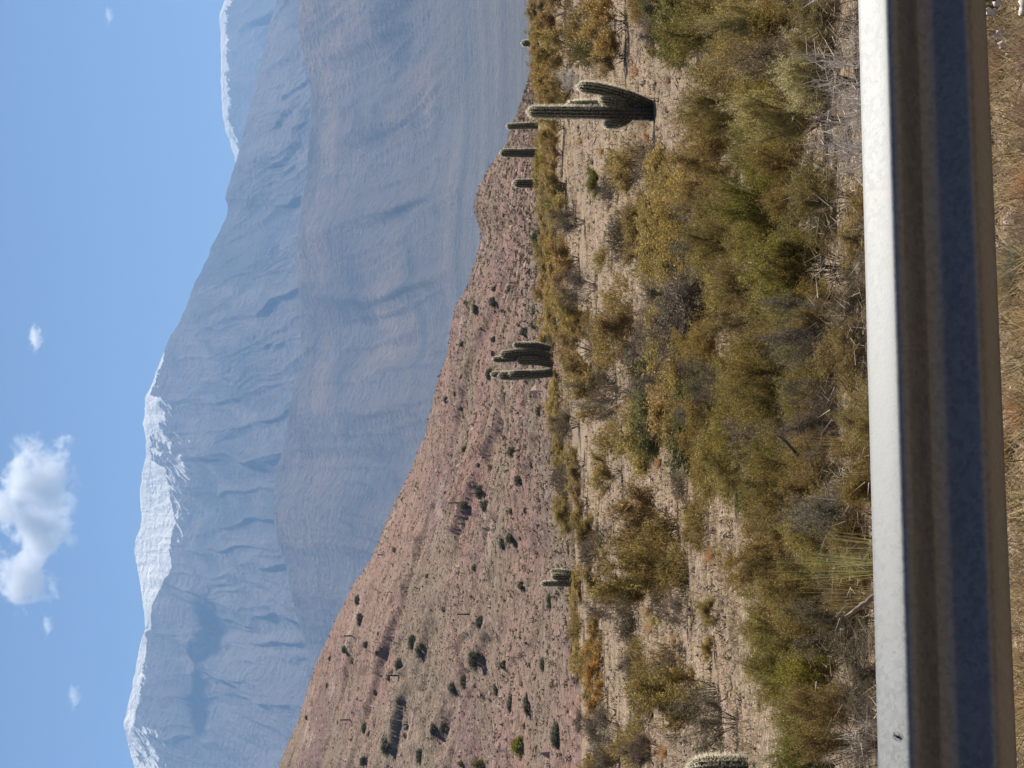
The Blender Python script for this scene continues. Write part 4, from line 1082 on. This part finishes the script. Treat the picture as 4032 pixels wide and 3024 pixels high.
HBB = [hill_bush_proto(220 + k, 420, (0.09, 0.068, 0.045), (0.17, 0.13, 0.085)) for k in range(2)]
def hbush(lst, U, V, wpx, hpx, label, group=None):
    p = hit(U, V, lambda a, b: np.maximum(H_hill(a, b), -1e3), 152, 520)
    if p is None: return
    o = random.choice(lst)
    if o in USED: o = o.copy(); COL.objects.link(o)
    USED.add(o)
    sc = p[1] / F; o.location = tuple(p - np.array([0, 0, 0.1])); o.rotation_euler = (0, 0, random.uniform(0, 6.28))
    W = wpx * sc * 0.95; Hh = hpx * sc * 0.85; o.scale = (W, W, Hh)
    o.color = (random.uniform(0.8, 1.2),) * 3 + (1,)
    if 'group' in o: del o['group']
    tag(o, label, 'bush', group); return o
b1 = [(920, 560, 60, 140, 'dark green hillside bush at the end of the long rock ledge'), (985, 640, 70, 160, 'dark green hillside bush paired with the one by the rock ledge'), (800, 770, 90, 160, 'dark green hillside bush with a dead trunk beside it'),
      (1500, 390, 80, 130, 'dark green bush at the edge of the pink scree'), (1475, 710, 110, 180, 'big oval green bush next to the dark ravine'), (1270, 960, 80, 130, 'green bush at the lower mouth of the ravine'), (1360, 910, 80, 120, 'green bush touching the one at the ravine mouth'),
      (1705, 760, 70, 90, 'grey-green bush on the pink scree'), (680, 1470, 100, 180, 'big dark green bush near the picture edge on the upper hillside'), (980, 1550, 70, 150, 'dull green bush near the picture edge, lower than the big one'),
      (820, 1080, 60, 80, 'small dark bush on an orange earth patch'), (505, 1315, 50, 100, 'dark bush on pink rock near the upper edge'), (490, 1600, 60, 90, 'dark bush on the upper hillside cut near the picture edge'), (515, 590, 50, 70, 'small dark bush high under the ridge'),
      (1100, 1330, 60, 130, 'dull bush under the double rock ledge'), (1215, 1310, 60, 110, 'brown-green bush next to the one under the double ledge'), (1650, 970, 50, 130, 'flat green bush on the lower hillside'), (1775, 1110, 50, 180, 'wide flat bush on the lower hillside'),
      (1915, 1100, 50, 230, 'widest flat green bush on the lower hillside'), (2165, 1380, 90, 260, 'large dark green bush at the hill foot near the edge'), (1870, 70, 60, 100, 'dark bush beside the three-column cactus clump'), (2110, 200, 50, 180, 'tall narrow green bush right by the three-column cactus clump'),
      (440, 200, 50, 100, 'bush just under the ridge line'), (465, 360, 40, 120, 'low bush just under the ridge line, further along'), (340, 630, 40, 80, 'brownish bush near the ridge top'), (2050, 760, 60, 130, 'olive bush at the hill foot'), ]
for (px, py, hh, ww, lb) in b1:
    x, y = 1200 + px * 0.452, 2274 + py * 0.452; U, V = uv(x + hh * 0.226, y)
    hbush(HB, U, V, ww * 0.452 / 3.9375 * 1.1, hh * 0.452 / 3.9375 * 1.15, lb)
for (px, py, hh, ww, lb) in [(1830, 1470, 130, 200, 'bright yellow-green bush at the hill foot'), (1500, 1630, 130, 90, 'bright yellow-green bush cut by the picture edge'), (1340, 1620, 60, 60, 'small yellow-green bush near the picture edge')]:
    x, y = 1200 + px * 0.452, 2274 + py * 0.452; U, V = uv(x + hh * 0.226, y)
    hbush(HBY, U, V, ww * 0.452 / 3.9375 * 1.1, hh * 0.452 / 3.9375 * 1.15, lb)
b2 = [(1170, 495, 70, 90, 'dark bush right above the clump of cactus columns'), (1090, 1270, 60, 90, 'dark green bush on the pale diagonal rib'), (980, 215, 40, 50, 'small dark bush, upper of two on the far slope'), (1080, 215, 30, 70, 'small dark bush, lower of two on the far slope'), (965, 300, 50, 80, 'dark bush next to the two small ones on the far slope'),
      (860, 340, 35, 110, 'low dark bush under the notch of the ridge'), (1235, 350, 30, 80, 'small bush below the thin path line'), (975, 540, 40, 50, 'round bush above the cactus clump tips'), (945, 770, 60, 100, 'dark bush level with the longest cactus column of the clump'), (770, 990, 40, 40, 'small dark bush high above the cactus clump'),
      (785, 1255, 40, 50, 'small dark bush on the upper red slope'), (1265, 1010, 50, 80, 'dull bush at the foot of the diagonal rib'), (1130, 1450, 70, 90, 'dark bush in the shallow gully'), (880, 1530, 60, 100, 'bush by the standing dead cactus'), (915, 1620, 60, 90, 'green bush paired with the one by the dead cactus'), (790, 1610, 70, 80, 'green bush near the middle of the red slope')]
for (px, py, hh, ww, lb) in b2:
    x, y = 1344 + px * 0.6076, 1008 + py * 0.6076; U, V = uv(x + hh * 0.3, y)
    hbush(HB, U, V, ww * 0.6076 / 3.9375, hh * 0.6076 / 3.9375 * 1.15, lb)
U, V = uv(2128, 948); hbush(HB, U, V, 30, 14, 'large lone green bush on the far slope behind the scrub crest')
x, y = 1344 + 1030 * 0.6076, 2016 + 200 * 0.6076; hbush(HB, *uv(x + 15, y), 16, 9, 'green bush in the purple ravine'); hbush(HB, *uv(x + 48, y - 18), 14, 9, 'second green bush in the purple ravine')
rr = random.Random(11)
for k in range(150):
    U = rr.uniform(-60, 640); Vr = np.interp(U, RH[:, 0], RH[:, 1]); V = Vr + 4 + rr.random() * max(600 - Vr, 10)
    w = rr.uniform(3, 9); hbush(HB if rr.random() < 0.55 else HBB, U, V, w, w * rr.uniform(0.5, 0.8), 'tiny shrub dotted on the reddish hillside', 'tiny shrubs on the hillside')
# standing cacti on the hillside, a few pixels tall
def far_cactus(x0, x1, y, wpx, label):
    U, V = uv(x1, y); p = hit(U, V, H_hill, 152, 520)
    if p is None: return
    Hh = (x1 - x0) / 3.9375 * p[1] / F; r = wpx / 3.9375 * p[1] / F / 2
    root = empty('cactus', tuple(p)); tag(root, label, 'cactus')
    cactus_stem('trunk', [(0, 0, -0.2), (0.02, 0, Hh * 0.5), (0, 0, Hh - r)], [r, r, r * 0.9], root, ribs=9, dark=0.3, spine_len=0.1, spw=0.02, areole=0.15, spine_n=2, seed=int(x0))
for a_ in [(1800, 1852, 2419, 7, 'thin dark cactus standing by the ravine on the hillside'), (1520, 1572, 2660, 7, 'thin dark cactus beside the green bush on the upper hillside'), (1354, 1387, 2504, 6, 'thin dark cactus high under the ridge'),
           (1770, 1812, 1980, 6, 'thin dark cactus in the middle of the red slope'), (1484, 1508, 2185, 5, 'tiny dark cactus close to the ridge line'), (1588, 1608, 2853, 6, 'tiny dark cactus between the rock ledges'), (1345, 1385, 2505 + 330, 6, 'tiny dark cactus near the upper picture edge'), (1876, 1880, 1046, 5, 'tiny dark cactus on the far slope')]:
    far_cactus(*a_)

# speckle of rocks and dry tufts over the hill
rng = np.random.default_rng(31); n = 46000
U = rng.uniform(-120, 800, n); dr_ = hill_dr(U); y = D0H + (dr_ - D0H) * rng.uniform(0, 1.0, n) ** 1.0; x = (U - 384) / F * y; z = H_hill(x, y)
nb = rng.integers(4, 8)
idx = np.repeat(np.arange(n), 7); D = unit(rng.normal(size=(len(idx), 3)) * np.array([0.8, 0.8, 0.3]) + np.array([0, 0, 0.7]))
sz = np.minimum(rng.lognormal(-1.65, 0.5, n), 0.42)
tone = rng.choice(3, n, p=[0.42, 0.34, 0.24]); TC = np.array([(0.055, 0.045, 0.028), (0.42, 0.33, 0.22), (0.13, 0.10, 0.06)])
v, f, c = blades(np.stack([x, y, z - 0.03], 1)[idx], D, sz[idx] * rng.uniform(0.7, 1.2, len(idx)), sz[idx] * 0.26, TC[tone][idx] * rng.uniform(0.7, 1.3, (len(idx), 1)), rng)
tag(link('hillside_undergrowth', new_mesh('hillside_undergrowth', v, f, M_LEAF, cols=c)), kind='stuff')
n = 12000; U = rng.uniform(-120, 800, n); dr_ = hill_dr(U); y = D0H + (dr_ - D0H) * rng.uniform(0, 1.01, n); x = (U - 384) / F * y; z = H_hill(x, y)
q = noise2((x * 0.8 + y * 0.45) / 14, (-x * 0.35 + y * 0.8) / 40, 91)
kp = q > 0.0; x, y, z = x[kp], y[kp], z[kp]
tag(stones('hillside_rubble', np.stack([x, y, z], 1), 0.13 * rng.lognormal(0, 0.5, len(x)), M_STONE, rng, 0.8), kind='stuff')

# prototypes that found no place
for ps in PROT.values():
    for p in ps:
        if p not in USED:
            for ch in list(p.children): bpy.data.objects.remove(ch)
            bpy.data.objects.remove(p)
for p in TUFT + TUFT_DRY + HB + HBY + HBB:
    if p not in USED: bpy.data.objects.remove(p)
